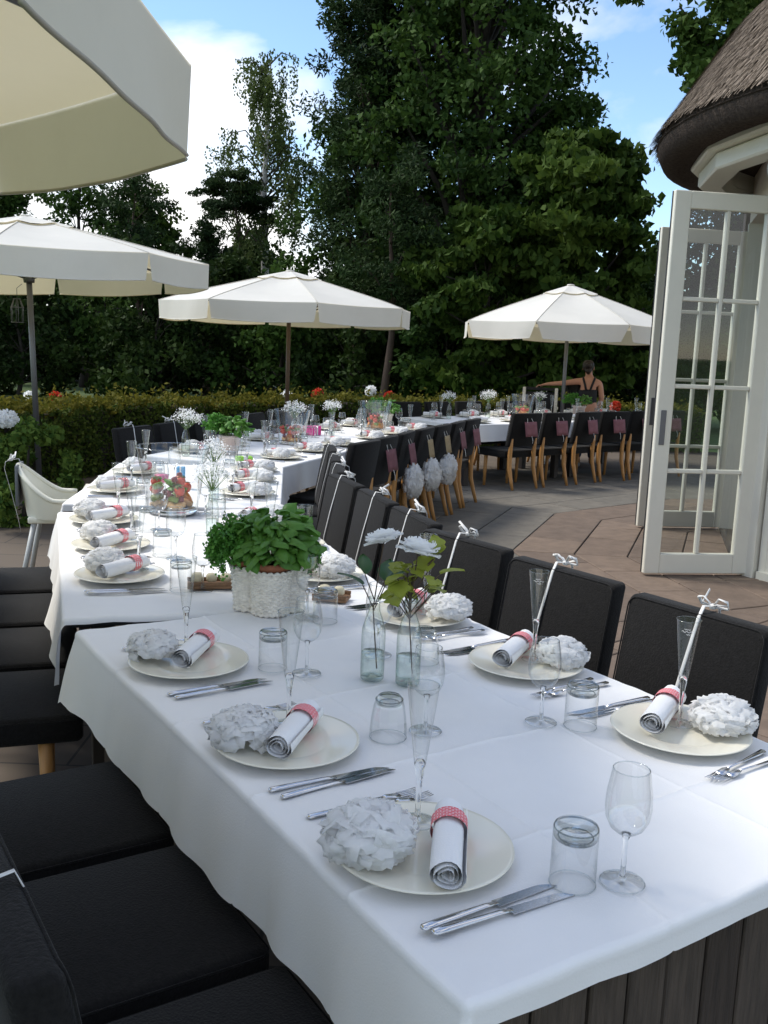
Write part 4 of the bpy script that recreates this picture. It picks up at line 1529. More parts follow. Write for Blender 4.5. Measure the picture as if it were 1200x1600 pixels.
T = tabs['foreground']
fg_h = (.355, .895, 1.515)
fg_d = (.52, 1.085, 1.64)
setting(T, 'hedge', fg_h[0], 0, True, .165, .004, over={'pom': (-.020, -.100), 'pom_s': .95, 'nap': ((.15, -.055), (-.035, .085)), 'fl': (-.075, .040), 'tb': (.205, .175), 'wg': (.245, .255)})
setting(T, 'hedge', fg_h[1], 1, True, .165, .006, over={'pom': (-.025, -.095), 'pom_s': .88, 'nap': ((.09, -.065), (-.06, .09)), 'fl': (-.07, .04), 'tb': (.06, .235), 'wg': (.07, .335), 'cut': True})
setting(T, 'hedge', fg_h[2], 2, True, .175, .006, over={'pom': (-.06, -.085), 'nap': ((.07, -.05), (-.10, .10)), 'fl': (-.10, .03), 'tb': (.12, .20), 'wg': (.20, .265)})
setting(T, 'door', fg_d[0], 0, True, .165, .006, over={'pom': (-.055, -.085), 'pom_s': .88, 'nap': ((.01, .085), (.105, -.085)), 'fl': (.02, -.02), 'mark': True, 'tb': (.155, .18), 'wg': (.22, .25)})
setting(T, 'door', fg_d[1], 1, True, .17, .006, over={'pom': (-.06, -.085), 'nap': ((-.01, .09), (.09, -.07)), 'fl': (.0, -.03), 'mark': True, 'tb': (.17, .24), 'wg': (.28, .33), 'cut': True})
setting(T, 'door', fg_d[2], 2, True, .17, .006, over={'nap': ((-.01, .09), (.09, -.07)), 'fl': (.0, -.03), 'tb': (.10, .30), 'wg': (.17, .33)})
for nm in ('second', 'third'):
    T = tabs[nm]
    for i, b in enumerate((.50, 1.06, 1.66) if nm == 'second' else (.42, 1.22)):
        setting(T, 'hedge', b, i, nm == 'second', .20, .025)
    for i, b in enumerate((.40, .98, 1.58) if nm == 'second' else (.42, 1.0, 1.5)):
        setting(T, 'door', b, i, nm == 'second', .19, .025)
for nm in ('fourth', 'fifth', 'sixth', 'seventh'):
    T = tabs[nm]
    for i, b in enumerate((.38, 1.0, 1.6)):
        setting(T, 'hedge', b, i, False, .20, .04, cutlery=False)
        setting(T, 'door', b + .04, i, False, .20, .04, cutlery=nm == 'fourth')

# ------------------------------------------------------------------ herb baskets and pots
def leaf_shape(w, l, seed, cup=.55):
    """one basil leaf: a pointed oval, domed and folded along the midrib"""
    rr = random.Random(seed)
    m = MB()
    nu, nv = 4, 5
    def f(u, v):
        x = (u - .5) * 2
        hw = w / 2 * (math.sin(PI * min(1, .06 + v * .94)) ** .75) * (1 - .25 * v)
        z = cup * w * (.5 * (1 - x * x) - .15) - .35 * l * v * v * .5 + .05 * w * abs(x)
        return Vector((x * hw, v * l, z))
    m.grid(f, nu, nv)
    return m.mesh('leaf', 'basil')
BLEAF = [leaf_shape(w, l, k) for k, (w, l) in enumerate(((.044, .052), (.038, .045), (.030, .036), (.050, .058)))]

def herb(parent, rad, z0, n, seed, height=.13, center=(0, 0)):
    """basil: leaves as single objects on a dome, stems joined"""
    rr = random.Random(seed)
    st = MB()
    for k in range(n):
        t = (k + .5) / n
        el = math.asin(1 - t * .98)
        az = k * 2.399963 + rr.uniform(-.3, .3)
        rad_k = rr.uniform(.66, 1.0)
        p = Vector((center[0] + math.cos(az) * math.cos(el) * rad * rad_k, center[1] + math.sin(az) * math.cos(el) * rad * rad_k, z0 + height * (.15 + .85 * math.sin(el)) * rad_k))
        lf = link('leaf', BLEAF[rr.randrange(4)], parent)
        lf.location = p
        lf.rotation_euler = (rr.uniform(-.5, .75) - (1 - math.sin(el)) * .35, rr.uniform(-.7, .7), az - PI / 2 + rr.uniform(-1.3, 1.3))
        s_ = rr.uniform(.75, 1.2)
        lf.scale = (s_, s_, s_)
        if k % 3 == 0:
            st.tube([(center[0] + math.cos(az) * .02, center[1] + math.sin(az) * .02, z0 - .05), tuple(p)], .0022, 4, cap=False)
    st.build('stems', 'green_stem', parent)
def parsley(parent, c, r_, n, seed, size=.012):
    rg = np.random.default_rng(seed)
    P_, vb = [], []
    for k in range(n // 26):
        d = rg.normal(size=3)
        d[2] = abs(d[2]) * .8 - .25
        d /= np.linalg.norm(d)
        q = np.array(c) + d * np.array(r_) * rg.uniform(.55, 1.0)
        P_.append(q + rg.normal(0, .009, (26, 3)))
        vb.append(np.full(26, rg.uniform(.1, .9)))
    o = link('curly_parsley', leaf_mesh('parsley', np.concatenate(P_), size, 'parsley', seed, .8, None, np.concatenate(vb)), parent)
    o['kind'] = 'stuff'
    return o
def wicker_basket(parent):
    """three pot-sized lobes side by side, woven of pale strips"""
    m = MB()
    lobes = [(-.062, .02, .058), (.012, -.035, .066), (.072, .018, .058)]
    NR, NA, Hh = 22, 132, .125
    def rad(a):
        best = 0
        d = Vector((math.cos(a), math.sin(a)))
        for lx, ly, lr in lobes:
            b_ = d.x * lx + d.y * ly
            disc_ = b_ * b_ - (lx * lx + ly * ly - lr * lr)
            if disc_ > 0:
                best = max(best, b_ + math.sqrt(disc_))
        return best
    rads = [rad(2 * PI * k / NA) for k in range(NA)]
    rads = [(rads[k - 1] + 2 * rads[k] + rads[(k + 1) % NA]) / 4 for k in range(NA)]
    rows = NR * 3
    for i in range(rows + 1):
        z = Hh * i / rows
        fl_ = .90 + .12 * (z / Hh)
        for k in range(NA):
            a = 2 * PI * k / NA
            row = i // 3
            ph = i % 3
            bulge = .0032 * math.sin(PI * (ph + .5) / 3)
            over = math.cos(k * PI / 2 * .666 + (PI if row % 2 else 0))
            r_ = rads[k] * fl_ + bulge * (.6 + over)
            m.v.append((r_ * math.cos(a), r_ * math.sin(a), z))
    for i in range(rows):
        for k in range(NA):
            a, b = i * NA + k, i * NA + (k + 1) % NA
            m.f.append((a, b, b + NA, a + NA))
    m.f.append(tuple(range(NA))[::-1])
    body = m.build('wicker_body', 'wicker', parent, smooth=False)
    for zz, rr_ in ((Hh, .005), (.004, .0055)):
        MB().tube([(rads[k % NA] * (1.03 if zz > .05 else .91) * math.cos(2 * PI * k / NA), rads[k % NA] * (1.03 if zz > .05 else .91) * math.sin(2 * PI * k / NA), zz + .0025 * math.sin(k * 1.5)) for k in range(NA + 1)], rr_, 6, cap=False).build('braided_rim', 'wicker', parent)
    return lobes, Hh
def basket_thing(loc, rz, label, n, seed, par=True):
    o = empty('herb_basket', loc, rz)
    tag(o, label, 'herb basket', 'potted herbs on the tables')
    lobes, Hh = wicker_basket(o)
    for k, (lx, ly, lr) in enumerate(lobes):
        p = MB().lathe([(lr * .62, .02), (lr * .84, Hh + .004), (lr * .93, Hh + .004), (lr * .95, Hh + .024), (lr * .86, Hh + .025), (lr * .82, Hh - .005)], 20, (lx, ly, 0)).build('flower_pot', 'terracotta', o)
        MB().lathe([(0.001, Hh + .008), (lr * .83, Hh + .008)], 16, (lx, ly, 0)).build('soil', 'soil', p)
    herb(o, .122, Hh + .02, n, seed, .15, (.018, -.005))
    if par:
        parsley(o, (-.105, .0, Hh + .045), (.085, .085, .10), 6500, seed, .013)
        parsley(o, (.125, .015, Hh + .02), (.035, .06, .06), 1400, seed + 2, .012)
    return o
bk_ = basket_thing((-.385, 3.24, TZ + .0035), R(4), 'white wicker basket of basil and parsley at the end of the foreground table', 295, 5)
bk_.scale = (1.05, 1.08, 1.18)

def pot_thing(loc, label, n, seed, pm='pot_pale', rad=.11, loose=True, sc_=1.0):
    o = empty('herb_pot', loc)
    tag(o, label, 'herb pot', 'potted herbs on the tables')
    MB().lathe([(0, .002), (.055, .002), (.070, .11), (.076, .112), (.078, .135), (.070, .135), (.066, .11)], 24).build('pot', pm, o)
    MB().lathe([(0.001, .115), (.068, .115)], 16).build('soil', 'soil', o)
    herb(o, rad, .14, n, seed, .12, (.02, 0))
    if loose:
        parsley(o, (-.085, 0, .19), (.10, .08, .09), 2200, seed, .016)
    o.scale = (sc_,) * 3
T4 = tabs['fourth']
pot_thing(T4.at(.50, .42, TZ + .002), 'leafy herb pot on the fourth table, below the hedge', 80, 6, sc_=1.15)
T5 = tabs['fifth']
pot_thing(T5.at(.55, 1.75, TZ + .002), 'herb pot at the far end of the fifth table', 60, 7, 'wicker', sc_=1.2)
pot_thing(tabs['seventh'].at(.60, .72, TZ + .002), 'herb pot on the seventh table beside the door leaf', 60, 8, 'pot_pale', sc_=1.25)

# ------------------------------------------------------------------ glass vases filled with fruit
BOWL_PROF = [(.0, .012), (.085, .012), (.100, .02), (.108, .06), (.122, .15), (.140, .245), (.147, .27)]
def bowl_parts(n):
    w = MB().lathe(BOWL_PROF[2:], n)
    b = MB().lathe([(0, 0.001), (.085, .001), (.098, .008), (.100, .02), (.085, .022), (0, .022)], n)
    rim = MB().tube([(.147 * math.cos(t * 2 * PI / n), .147 * math.sin(t * 2 * PI / n), .27) for t in range(n + 1)], .0022, 5, cap=False)
    return [('wall', w.mesh('vase_wall', 'clear_glass'), [('rim', rim.mesh('vase_rim', 'rim_glass'))]), ('base', b.mesh('vase_base', 'solid_glass'), [])]
BOWL = Proto('glass_vase', bowl_parts(40))
def sb(r_, l_):
    return MB().lathe([(.0005, 0), (r_ * .55, l_ * .12), (r_ * .95, l_ * .45), (r_, l_ * .68), (r_ * .75, l_ * .92), (.0005, l_)], 10)
STRAW = sb(.022, .042).mesh('strawberry', 'strawberry')
calyx = MB()
for k in range(6):
    a = k * PI / 3
    calyx.add([(0, 0, .043), (.012 * math.cos(a - .4), .012 * math.sin(a - .4), .044), (.024 * math.cos(a), .024 * math.sin(a), .039), (.012 * math.cos(a + .4), .012 * math.sin(a + .4), .044)], [(0, 1, 2, 3)])
CALYX = calyx.mesh('calyx', 'parsley')
SLICE = MB().lathe([(.0005, 0), (.034, 0), (.036, .003), (.034, .007), (.0005, .007)], 18).mesh('citrus_slice', 'orange_fruit')
PEACH = MB().rbox((0, 0, .014), (.05, .03, .028), .012, 3).mesh('peach_chunk', 'peach_fruit')
LIME = MB().rbox((0, 0, .014), (.045, .032, .028), .013, 3).mesh('lime_wedge', 'lime_fruit')
BERRY = MB().rbox((0, 0, .012), (.026, .026, .026), .0125, 3).mesh('berry', 'berry')
LEAFM = leaf_shape(.04, .055, 9)
def fruit_fill(loc, seed, label, scale=1.0):
    rr = random.Random(seed)
    o = empty('layered_fruit', loc)
    tag(o, label, 'fruit', 'fruit in the glass vases')
    layers = [(.026, [('peach_chunk', PEACH)], 9), (.052, [('lime_wedge', LIME), ('citrus_slice', SLICE), ('berry', BERRY)], 9), (.078, [('strawberry', STRAW), ('berry', BERRY), ('strawberry', STRAW)], 9), (.105, [('strawberry', STRAW), ('mint_leaf', LEAFM), ('lime_wedge', LIME)], 8), (.135, [('mint_leaf', LEAFM), ('berry', BERRY)], 5)]
    for z, kinds, n in layers:
        for k in range(n):
            nm, me = kinds[rr.randrange(len(kinds))]
            a = 2 * PI * k / n + rr.uniform(-.2, .2)
            rad = (.060 if k % 3 else .022) + z * .08
            c = link(nm, me, o)
            c.location = (rad * math.cos(a), rad * math.sin(a), z)
            c.rotation_euler = (rr.uniform(-.5, .5), rr.uniform(-.5, .5), rr.uniform(0, 6))
            if nm == 'citrus_slice':
                c.rotation_euler = (R(70), 0, a + PI / 2)
            if me is STRAW:
                link('calyx', CALYX, c)
    o.scale = (scale,) * 3
def bowl_thing(loc, label, flabel, seed, s_=1.0):
    BOWL.put(loc, 0, label, 'vase', 'glass vases of fruit', s_)
    fruit_fill(Vector(loc), seed, flabel, s_)
bowl_thing((-1.10, 5.02, TZ + .003), 'large flared glass vase on the second table, behind the herb basket', 'strawberries and leaves in the large vase behind the herb basket', 1, 1.28)
bowl_thing(T4.at(.55, 1.50, TZ + .003), 'glass vase of fruit on the fourth table', 'red and yellow fruit in the vase on the fourth table', 2, 1.12)
bowl_thing(T5.at(.62, 1.30, TZ + .003), 'glass vase of fruit on the fifth table', 'pale red fruit in the vase on the fifth table', 3, 1.15)
T6 = tabs['sixth']
bowl_thing(T6.at(.45, 1.80, TZ + .003), 'glass vase of fruit in front of the person', 'orange fruit in the vase in front of the person', 4, 1.15)

# ------------------------------------------------------------------ bottles with flowers
BOT_PROF = [(.030, .004), (.0325, .010), (.033, .03), (.033, .125), (.0315, .145), (.024, .172), (.0165, .192), (.0145, .205), (.0150, .222), (.0165, .226), (.0160, .234)]
def bottle(loc, label, s_=1.0, group='small clear bottles used as vases'):
    o = empty('glass_bottle', loc)
    tag(o, label, 'bottle', group)
    w = MB().lathe(BOT_PROF, 32).build('wall', 'bottle_glass', o)
    MB().tube([(.0162 * math.cos(t * PI / 12), .0162 * math.sin(t * PI / 12), .229) for t in range(25)], .0028, 6, cap=False).build('lip', 'bottle_glass', w)
    MB().lathe([(0, .001), (.028, .001), (.032, .005), (.032, .010), (.020, .012), (0, .015)], 32).build('base', 'bottle_glass', o)
    MB().lathe([(0, .016), (.030, .013), (.0315, .02), (.0318, .078), (.0305, .080), (0, .0795)], 28).build('water', 'water', o)
    o.scale = (s_,) * 3
def bloom_mesh(seed, r_=.04):
    rg = np.random.default_rng(seed)
    m = MB()
    for ring, (n, rad, tilt, l) in enumerate(((8, .006, .22, .92), (8, .006, .50, .92), (7, .005, .80, .86), (6, .004, 1.05, .76), (5, .003, 1.3, .62))):
        for k in range(n):
            a = 2 * PI * (k + .5 * ring) / n + rg.uniform(-.15, .15)
            tl = tilt + rg.uniform(-.12, .12)
            ln, w = r_ * l * rg.uniform(.9, 1.1), r_ * 1.0 * l
            ca, sa = math.cos(a), math.sin(a)
            def f(u, v):
                x = (u - .5) * w * max(.02, math.sin(PI * (.10 + .90 * v))) ** .55
                rr_ = rad + v * ln * math.cos(tl)
                z = v * ln * math.sin(tl) + .10 * w * ((u - .5) * 2) ** 2 * (.3 + v) - .16 * ln * v * v + rg.uniform(-.02, .02) * r_
                return Vector((ca * rr_ - sa * x, sa * rr_ + ca * x, z))
            m.grid(f, 4, 6)
    return m.mesh('bloom', 'petal')
BLOOM = [bloom_mesh(1, .052), bloom_mesh(2, .056)]
def big_leaf(w, l, matn, seed, lobed=False):
    m = MB()
    def f(u, v):
        x = (u - .5) * 2
        hw = w / 2 * math.sin(PI * min(1, .05 + .95 * v)) ** .8
        if lobed:
            hw *= .75 + .35 * abs(math.sin(v * PI * 2.6))
        return Vector((x * hw, v * l, .12 * w * x * x - .3 * l * v * v))
    m.grid(f, 4, 8)
    return m.mesh('leaf', matn)
LD = big_leaf(.045, .075, 'leaf_dark', 1)
LL = big_leaf(.055, .065, 'leaf_lime', 2, True)
def flower(loc, label, head, leaves, leafmesh, seed, bl_i=0, hs=1.0, face=(-.35, 0)):
    rr = random.Random(seed)
    o = empty('cut_rose', loc)
    tag(o, label, 'flower', 'cut white flowers in bottles')
    h = Vector(head)
    MB().tube([(.012, .004, .03), (-.004, 0, .20), h * .55 + Vector((0, 0, .11)), h], [.0022, .0020, .0018, .0016], 6).build('stem', 'twig', o)
    b = link('bloom', BLOOM[bl_i], o)
    b.location = h
    b.scale = (hs,) * 3
    b.rotation_euler = (face[0], face[1], rr.uniform(0, 6))
    tw = MB()
    for (x, y, z, az, el, s_) in leaves:
        lf = link('leaf', leafmesh, o)
        lf.location = (x, y, z)
        lf.rotation_euler = (el, rr.uniform(-.4, .4), az)
        lf.scale = (s_,) * 3
        tw.tube([(0, 0, z - .07), (x, y, z)], .0016, 5, cap=False)
    tw.build('twigs', 'twig', o)
BZ = TZ + .003
bottle((-.015, 2.575, BZ), 'left clear bottle holding a white rose with dark leaves')
bottle((.082, 2.545, BZ), 'right green-tinged bottle holding a white flower with lime leaves', 1.02)
flower((-.015, 2.575, BZ), 'white rose on a dark stem in the left bottle', (.018, .0, .385), [(-.035, .0, .265, 1.1, .5, 1.1), (-.03, .02, .29, .3, .9, .95), (.025, .0, .28, -.3, .8, 1.1), (.03, .02, .27, -.9, .6, .9)], LD, 1, 0, 1.05)
rr = random.Random(8)
lv = [(rr.uniform(-.06, .06), rr.uniform(-.03, .03), rr.uniform(.24, .33), rr.uniform(0, 6.28), rr.uniform(-.2, .7), rr.uniform(.75, 1.15)) for _ in range(20)]
lv += [(.055, .0, .35, -.8, .9, .95), (.07, .01, .365, .4, 1.0, .9), (.075, 0, .31, -1.4, .4, 1.0)]
flower((.082, 2.545, BZ), 'white flower among lime leaves in the right bottle', (.012, -.004, .365), lv, LL, 2, 1, 1.12, (-.25, .1))

# gypsophila sprays and small bottles farther along
def gyp(loc, label, r_=.09, h=.32, seed=1, n=420):
    rg = np.random.default_rng(seed)
    o = empty('gypsophila_spray', loc)
    tag(o, label, 'flowers', 'small white flower sprays')
    st = MB()
    pts = []
    for k in range(26):
        d = rg.normal(size=3)
        d[2] = abs(d[2])
        d /= np.linalg.norm(d)
        c = np.array([d[0] * r_, d[1] * r_, h - .06 + d[2] * r_ * .8])
        st.tube([(0, 0, .05), (0, 0, .2), tuple(c)], .0012, 4, cap=False)
        pts.append(c + rg.normal(0, .016, (n // 26, 3)))
    st.build('stems', 'green_stem', o)
    q = link('blossom', leaf_mesh('gypsophila', np.concatenate(pts), .011, 'petal', seed, .9), o)
    q['kind'] = 'stuff'
def mini(loc, lab, seed, s_=.9, big=False):
    bottle(loc, 'small clear bottle ' + lab, s_)
    gyp(loc, 'spray of tiny white flowers ' + lab, .10 if big else .075, .33, seed, 620 if big else 420)
T2_, T3_ = tabs['second'], tabs['third']
mini(T2_.at(.67, 1.30, BZ), 'in front of the large vase', 31)
mini(T3_.at(.78, .18, BZ), 'right of the large vase', 32)
mini(T4.at(.28, .12, BZ), 'left of the fourth table herb pot', 33, 1.0, True)
mini(T4.at(.45, 1.78, BZ), 'behind the fourth table vase', 34, 1.0, True)
mini(T5.at(.50, .45, BZ), 'at the near end of the fifth table', 35)
mini(T6.at(.40, .45, BZ), 'at the left end of the far row', 36)
mini(T6.at(.42, 1.15, BZ), 'in the middle of the sixth table', 37, 1.0, True)
mini(tabs['seventh'].at(.40, .12, BZ), 'between the person and the door', 38)

# trays with cream puffs
PUFF = MB().rbox((0, 0, .021), (.045, .045, .042), .02, 4).mesh('cream_puff', 'cream_puff')
def tray(loc, rz, n, label, plabel):
    o = empty('wooden_tray', loc, rz)
    tag(o, label, 'tray')
    ln = .052 * n + .02
    MB().cbox((0, 0, .008), (ln, .085, .012), .002).build('board', 'board_wood', o, smooth=False)
    for s_ in (-1, 1):
        MB().cbox((0, s_ * .041, .021), (ln, .006, .014), .002).build('edge', 'board_wood', o, smooth=False)
    w = ['first', 'second', 'third', 'fourth', 'fifth']
    for k in range(n):
        p = Vector((-ln / 2 + .036 + k * .052, rnd.uniform(-.006, .006), .0145))
        q = link('cream_puff', PUFF)
        q.location = Vector(loc) + Matrix.Rotation(rz, 3, 'Z') @ p
        q.rotation_euler = (0, 0, rnd.uniform(0, 6))
        s_ = rnd.uniform(.9, 1.08)
        q.scale = (s_, s_, s_ * rnd.uniform(.9, 1.05))
        tag(q, '%s pale round bun from the left on the %s' % (w[k], plabel), 'bun', 'pale buns on wooden trays')
tray((-.60, 3.52, TZ + .003), R(12), 4, 'wooden tray of pale buns left of the herb basket', 'tray left of the herb basket')
tray((-.175, 3.40, TZ + .003), R(-10), 2, 'small wooden tray right of the herb basket', 'tray right of the herb basket')

# pink drink in a wine glass on the second table
o = empty('wine_glass', T3_.at(.50, .12, TZ + .003))
for pn, me, subs in wine_parts(24):
    q = link(pn, me, o)
    for sn, sm in subs:
        link(sn, sm, q)
MB().lathe([(.001, .100), (.028, .108), (.0370, .126), (.0392, .148), (.001, .149)], 24).build('pink_drink', 'pink_drink', o)
tag(o, 'wine glass holding a bright pink drink beside the large vase', 'wine glass', 'wine glasses')

# favours: small bright wrapped boxes
def favour(loc, rz, d, matn, label):
    o = empty('wrapped_gift', loc, rz)
    tag(o, label, 'gift', 'small bright wrapped gifts')
    MB().cbox((0, 0, d[2] / 2), d, .004).build('box', matn, o, smooth=False)
    MB().box((0, 0, d[2] / 2), (d[0] * .18, d[1] + .003, d[2] + .003)).build('band', 'ribbon', o, smooth=False)
favour(T4.at(.78, .12, BZ), .4, (.12, .07, .035), 'gift_green', 'bright green wrapped gift on the fourth table')
favour(T5.at(.35, .35, BZ), .9, (.12, .10, .09), 'gift_pink', 'hot pink wrapped gift on the fifth table')
favour(T3_.at(.55, .62, BZ), .1, (.05, .05, .13), 'gift_blue', 'blue wrapped gift behind the large vase')

# ------------------------------------------------------------------ white high chair with grey chair behind
o = empty('high_chair', (-2.10, 6.25, .011), R(-78))
tag(o, 'cream plastic high chair with white ribbon beside the third table', 'high chair')
m = MB()
def shell(u, v):
    """u round the back from arm to arm, v up"""
    a = R(-200) + R(220) * u
    c_, s_ = math.cos(a), math.sin(a)
    bk = max(0, -s_)
    top = .62 + .20 * bk ** 1.5
    x, y = .21 * c_, .19 * s_ if s_ < 0 else .21 * s_
    z = .50 + (top - .50) * v
    return Vector((x * (1 + .08 * v), y * (1 + .12 * v) - .03 * v * bk, z))
m.grid(shell, 28, 6)
m.grid(lambda u, v: shell(u, v) * 1.0 + Vector((shell(u, v).x * .06, shell(u, v).y * .06, 0)), 28, 6)
m.build('seat_shell', 'chair_plastic', o)
MB().tube([shell(i / 28, 1.0) * 1.0 + Vector((shell(i / 28, 1).x * .03, shell(i / 28, 1).y * .03, 0)) for i in range(29)], .016, 8).build('arm_rail', 'chair_plastic', o)
MB().rbox((0, 0, .49), (.36, .36, .05), .02, 3).build('seat', 'chair_plastic', o)
MB().rbox((0, .27, .66), (.42, .26, .028), .012, 3).build('tray', 'chair_plastic', o)
for sx in (-1, 1):
    for sy in (-1, 1):
        MB().tube([(sx * .15, sy * .14, .47), (sx * .24, sy * .23, .002)], [.018, .015], 8).build('leg', 'grey_leg', o)
MB().rbox((0, -.245, .70), (.26, .02, .26), .009, 3).build('back_pad', 'chair_grey', o)
q = link('ribbon', tie_mesh(5))
q.location = (-2.10, 6.25, .011 - .085)
q.rotation_euler = (0, 0, R(-78))
tag(q, 'white ribbon bow on the back of the high chair', 'ribbon', 'white ribbons on chair backs')

# ------------------------------------------------------------------ shrub with white hydrangea, flowers over the hedge
o = empty('hydrangea_shrub', (-3.12, 8.35, 0))
tag(o, 'green shrub with white flower head at the left edge', 'shrub')
rg = np.random.default_rng(44)
P_ = []
for k in range(40):
    d = rg.normal(size=3)
    d /= np.linalg.norm(d)
    c = np.array([0, 0, .45]) + d * np.array([.42, .42, .42])
    P_.append(ellipsoid_pts(rg, 90, c, (.12, .12, .10), .3))
link('foliage', leaf_mesh('shrub_foliage', np.concatenate(P_), .06, 'shrub_leaf', 45, .6), o)
MB().tube([(0, 0, 0), (.02, 0, .3), (.05, .02, .7)], [.03, .02, .008], 6).build('stem', 'bark', o)
c = np.array([-.05, -.25, .95])
link('flower_head', leaf_mesh('hydrangea', ellipsoid_pts(rg, 500, c, (.11, .11, .075), .8), .03, 'petal', 46, .9), o)
def head_flower(loc, matn, label, r_=.10, n=240, seed=1):
    """round paper or flower head on a thin cane standing in the hedge"""
    rg = np.random.default_rng(seed)
    o = empty('flower_on_cane', (loc[0], loc[1], 0))
    tag(o, label, 'flower', 'round flower heads above the hedge')
    MB().tube([(0, 0, .0), (.01, 0, loc[2])], .006, 5).build('cane', 'green_stem', o)
    link('flower_head', leaf_mesh('flower_head', ellipsoid_pts(rg, n, (0, 0, loc[2]), (r_, r_, r_), .75), r_ * .45, matn, seed, .9), o)
head_flower((-4.02, 11.9, .88), 'petal_red', 'orange red flower head above the hedge right of the left pole', .085, 240, 2)
head_flower((-4.32, 11.8, .90), 'petal', 'white flower head above the hedge left of the pole', .06, 240, 3)
head_flower((-1.15, 15.9, .84), 'petal_red', 'orange red flower head above the hedge right of the middle pole', .10, 240, 4)
head_flower((-1.62, 15.7, .80), 'petal', 'white flower head above the hedge beside the middle pole', .10, 240, 5)
head_flower((-.30, 16.2, .92), 'petal', 'white flower head above the hedge between the parasols', .09, 240, 6)
head_flower((.02, 16.3, .82), 'petal_red', 'red flower head above the hedge below the bare trunk', .10, 240, 7)
head_flower((3.85, 16.7, .80), 'petal_red', 'red flower head behind the seventh table beside the herb pot', .09, 240, 8)

# ------------------------------------------------------------------ the person moving a chair
def skin_body(name, joints, edges, matn, parent, sub=2):
    me = bpy.data.meshes.new(name)
    me.from_pydata([j[0] for j in joints], edges, [])
    o = bpy.data.objects.new(name, me)
    col.objects.link(o)
    md = o.modifiers.new('skin', 'SKIN')
    md.use_smooth_shade = True
    for i, j in enumerate(joints):
        sv = me.skin_vertices[0].data[i]
        sv.radius = j[1]
        sv.use_root = i == 0
    s2 = o.modifiers.new('sub', 'SUBSURF')
    s2.levels = sub
    s2.render_levels = sub
    me.materials.append(MT[matn])
    if parent is not None:
        o.parent = parent
    return o
pe = empty('person', (2.98, 14.72, .011), R(-12))
pe.scale = (.955,) * 3
tag(pe, 'person in a black strappy top, back turned, reaching for a chair', 'person')
J = [((0, 0, .88), (.15, .11)), ((0, -.01, 1.02), (.125, .10)), ((-.01, .0, 1.18), (.145, .10)), ((-.01, .02, 1.30), (.12, .085)), ((-.01, .04, 1.375), (.055, .055)), ((-.02, .06, 1.43), (.052, .055)),
     ((-.03, .075, 1.50), (.075, .088)), ((-.035, .085, 1.565), (.07, .08)), ((-.035, .085, 1.605), (.035, .045)),
     ((-.17, .03, 1.30), (.055, .055)), ((-.40, .06, 1.26), (.042, .042)), ((-.63, .10, 1.235), (.030, .030)), ((-.70, .11, 1.225), (.034, .018)), ((-.765, .12, 1.205), (.030, .014)),
     ((.16, .03, 1.29), (.055, .055)), ((.205, .06, 1.04), (.042, .042)), ((.16, .22, .90), (.030, .030)), ((.14, .29, .88), (.032, .02)),
     ((-.09, 0, .80), (.095, .10)), ((-.10, .02, .45), (.062, .065)), ((-.10, -.03, .09), (.038, .042)), ((-.105, .10, .035), (.040, .030)),
     ((.09, 0, .80), (.095, .10)), ((.11, -.06, .46), (.062, .065)), ((.11, -.16, .10), (.038, .042)), ((.115, -.03, .035), (.040, .030))]
E_ = [(0, 1), (1, 2), (2, 3), (3, 4), (4, 5), (5, 6), (6, 7), (7, 8), (3, 9), (9, 10), (10, 11), (11, 12), (12, 13), (3, 14), (14, 15), (15, 16), (16, 17), (0, 18), (18, 19), (19, 20), (20, 21), (0, 22), (22, 23), (23, 24), (24, 25)]
body = skin_body('body', J, E_, 'skin', pe)
for k, (dx, dy, l) in enumerate(((-.0, .022, .075), (-.0, .008, .085), (-.0, -.006, .08), (.0, -.020, .065))):
    b0 = Vector((-.765, .12 + dy, 1.205))
    MB().tube([b0 + Vector((.02, 0, .004)), b0 + Vector((-.03, 0, .0)), b0 + Vector((-.055, 0, -.025)), b0 + Vector((-.05, 0, -.05))], [.010, .0095, .009, .007], 7).build('finger', 'skin', body)
MB().tube([(-.70, .13, 1.215), (-.735, .165, 1.20), (-.765, .17, 1.185)], [.012, .011, .008], 7).build('thumb', 'skin', body)
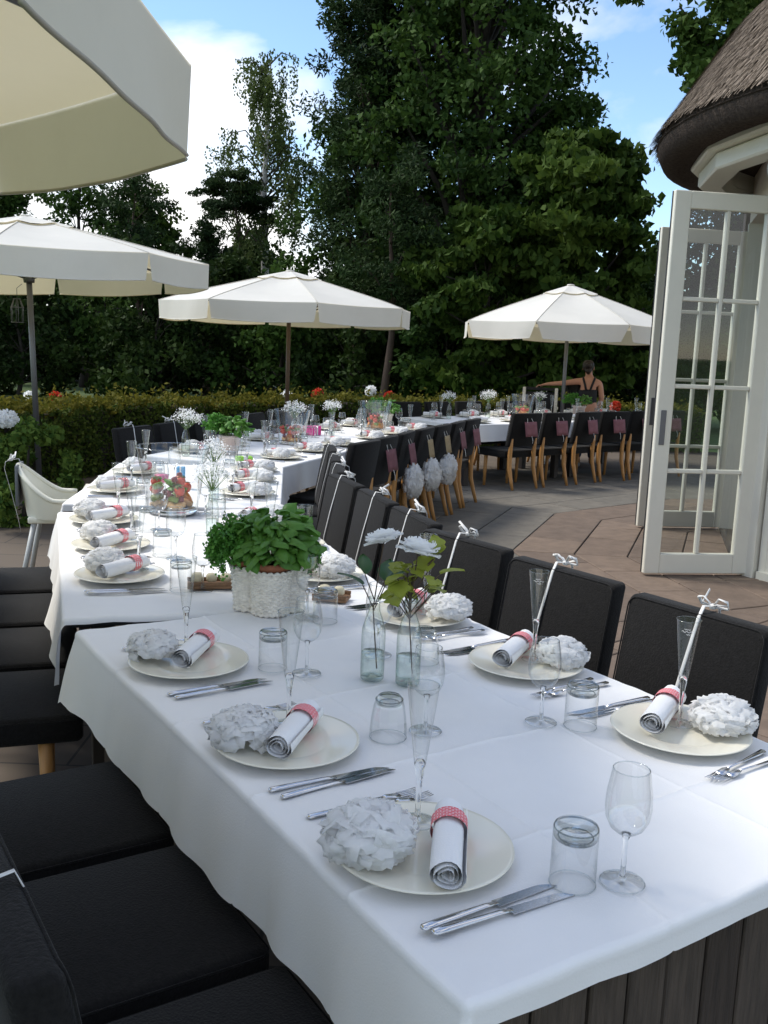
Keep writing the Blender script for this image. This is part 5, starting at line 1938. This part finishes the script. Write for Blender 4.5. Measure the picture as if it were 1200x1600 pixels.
# clothes: top, shoulder straps, trousers
top_o = skin_body('black_top', [((0, 0, .90), (.160, .120)), ((0, -.01, 1.02), (.135, .110)), ((-.01, 0, 1.15), (.153, .110)), ((-.01, .0, 1.20), (.146, .106))], [(0, 1), (1, 2), (2, 3)], 'black_cloth', pe)
for sx in (-1, 1):
    MB().tube([(sx * .03 - .01, -.100, 1.17), (sx * .055 - .01, -.098, 1.26), (sx * .085 - .01, -.060, 1.345), (sx * .085 - .01, .03, 1.375), (sx * .07 - .01, .105, 1.28), (sx * .06, .11, 1.17)], .017, 8, flat=.4, upv=(0, 1, 0)).build('strap', 'black_cloth', top_o)
skin_body('trousers', [((0, 0, .90), (.158, .118)), ((-.09, 0, .79), (.105, .112)), ((-.10, .02, .45), (.075, .078)), ((-.10, -.03, .10), (.06, .062)), ((.09, 0, .79), (.105, .112)), ((.11, -.06, .46), (.075, .078)), ((.11, -.16, .11), (.06, .062))], [(0, 1), (1, 2), (2, 3), (0, 4), (4, 5), (5, 6)], 'jeans', pe)
hr = MB().rbox((-.035, .062, 1.545), (.19, .20, .19), .088, 5)
hr.rbox((-.03, -.055, 1.56), (.095, .09, .085), .04, 4)
hr.tube([(-.035, -.01, 1.50), (-.03, -.02, 1.45), (-.03, -.01, 1.42)], [.06, .045, .02], 8)
hr.build('hair', 'hair', pe)
for sx in (-1, 1):
    MB().rbox((-.03 + sx * .082, .085, 1.51), (.02, .035, .055), .009, 3).build('ear', 'skin', body)
MB().rbox((-.035, .178, 1.50), (.022, .03, .04), .010, 3).build('nose', 'skin', body)

# the light framed chair the person holds
o = empty('garden_chair', (2.28, 14.86, .16), R(-14))
tag(o, 'pale framed garden chair with dark back, held by the person', 'chair')
o.location.z = .20
for sx in (-1, 1):
    MB().cbox((sx * .24, 0, .47), (.045, .045, .93), .006).build('post', 'wicker', o, smooth=False)
    MB().cbox((sx * .24, .42, .22), (.045, .045, .43), .006).build('leg', 'wicker', o, smooth=False)
    MB().cbox((sx * .24, .21, .62), (.045, .46, .04), .006).build('arm', 'wicker', o, smooth=False)
MB().cbox((0, 0, .915), (.43, .04, .045), .006).build('top_rail', 'black_cloth', o, smooth=False)
MB().rbox((0, .01, .66), (.425, .03, .42), .012, 3).build('back_panel', 'black_cloth', o)
MB().rbox((0, .21, .43), (.43, .42, .04), .014, 3).build('seat', 'black_cloth', o)
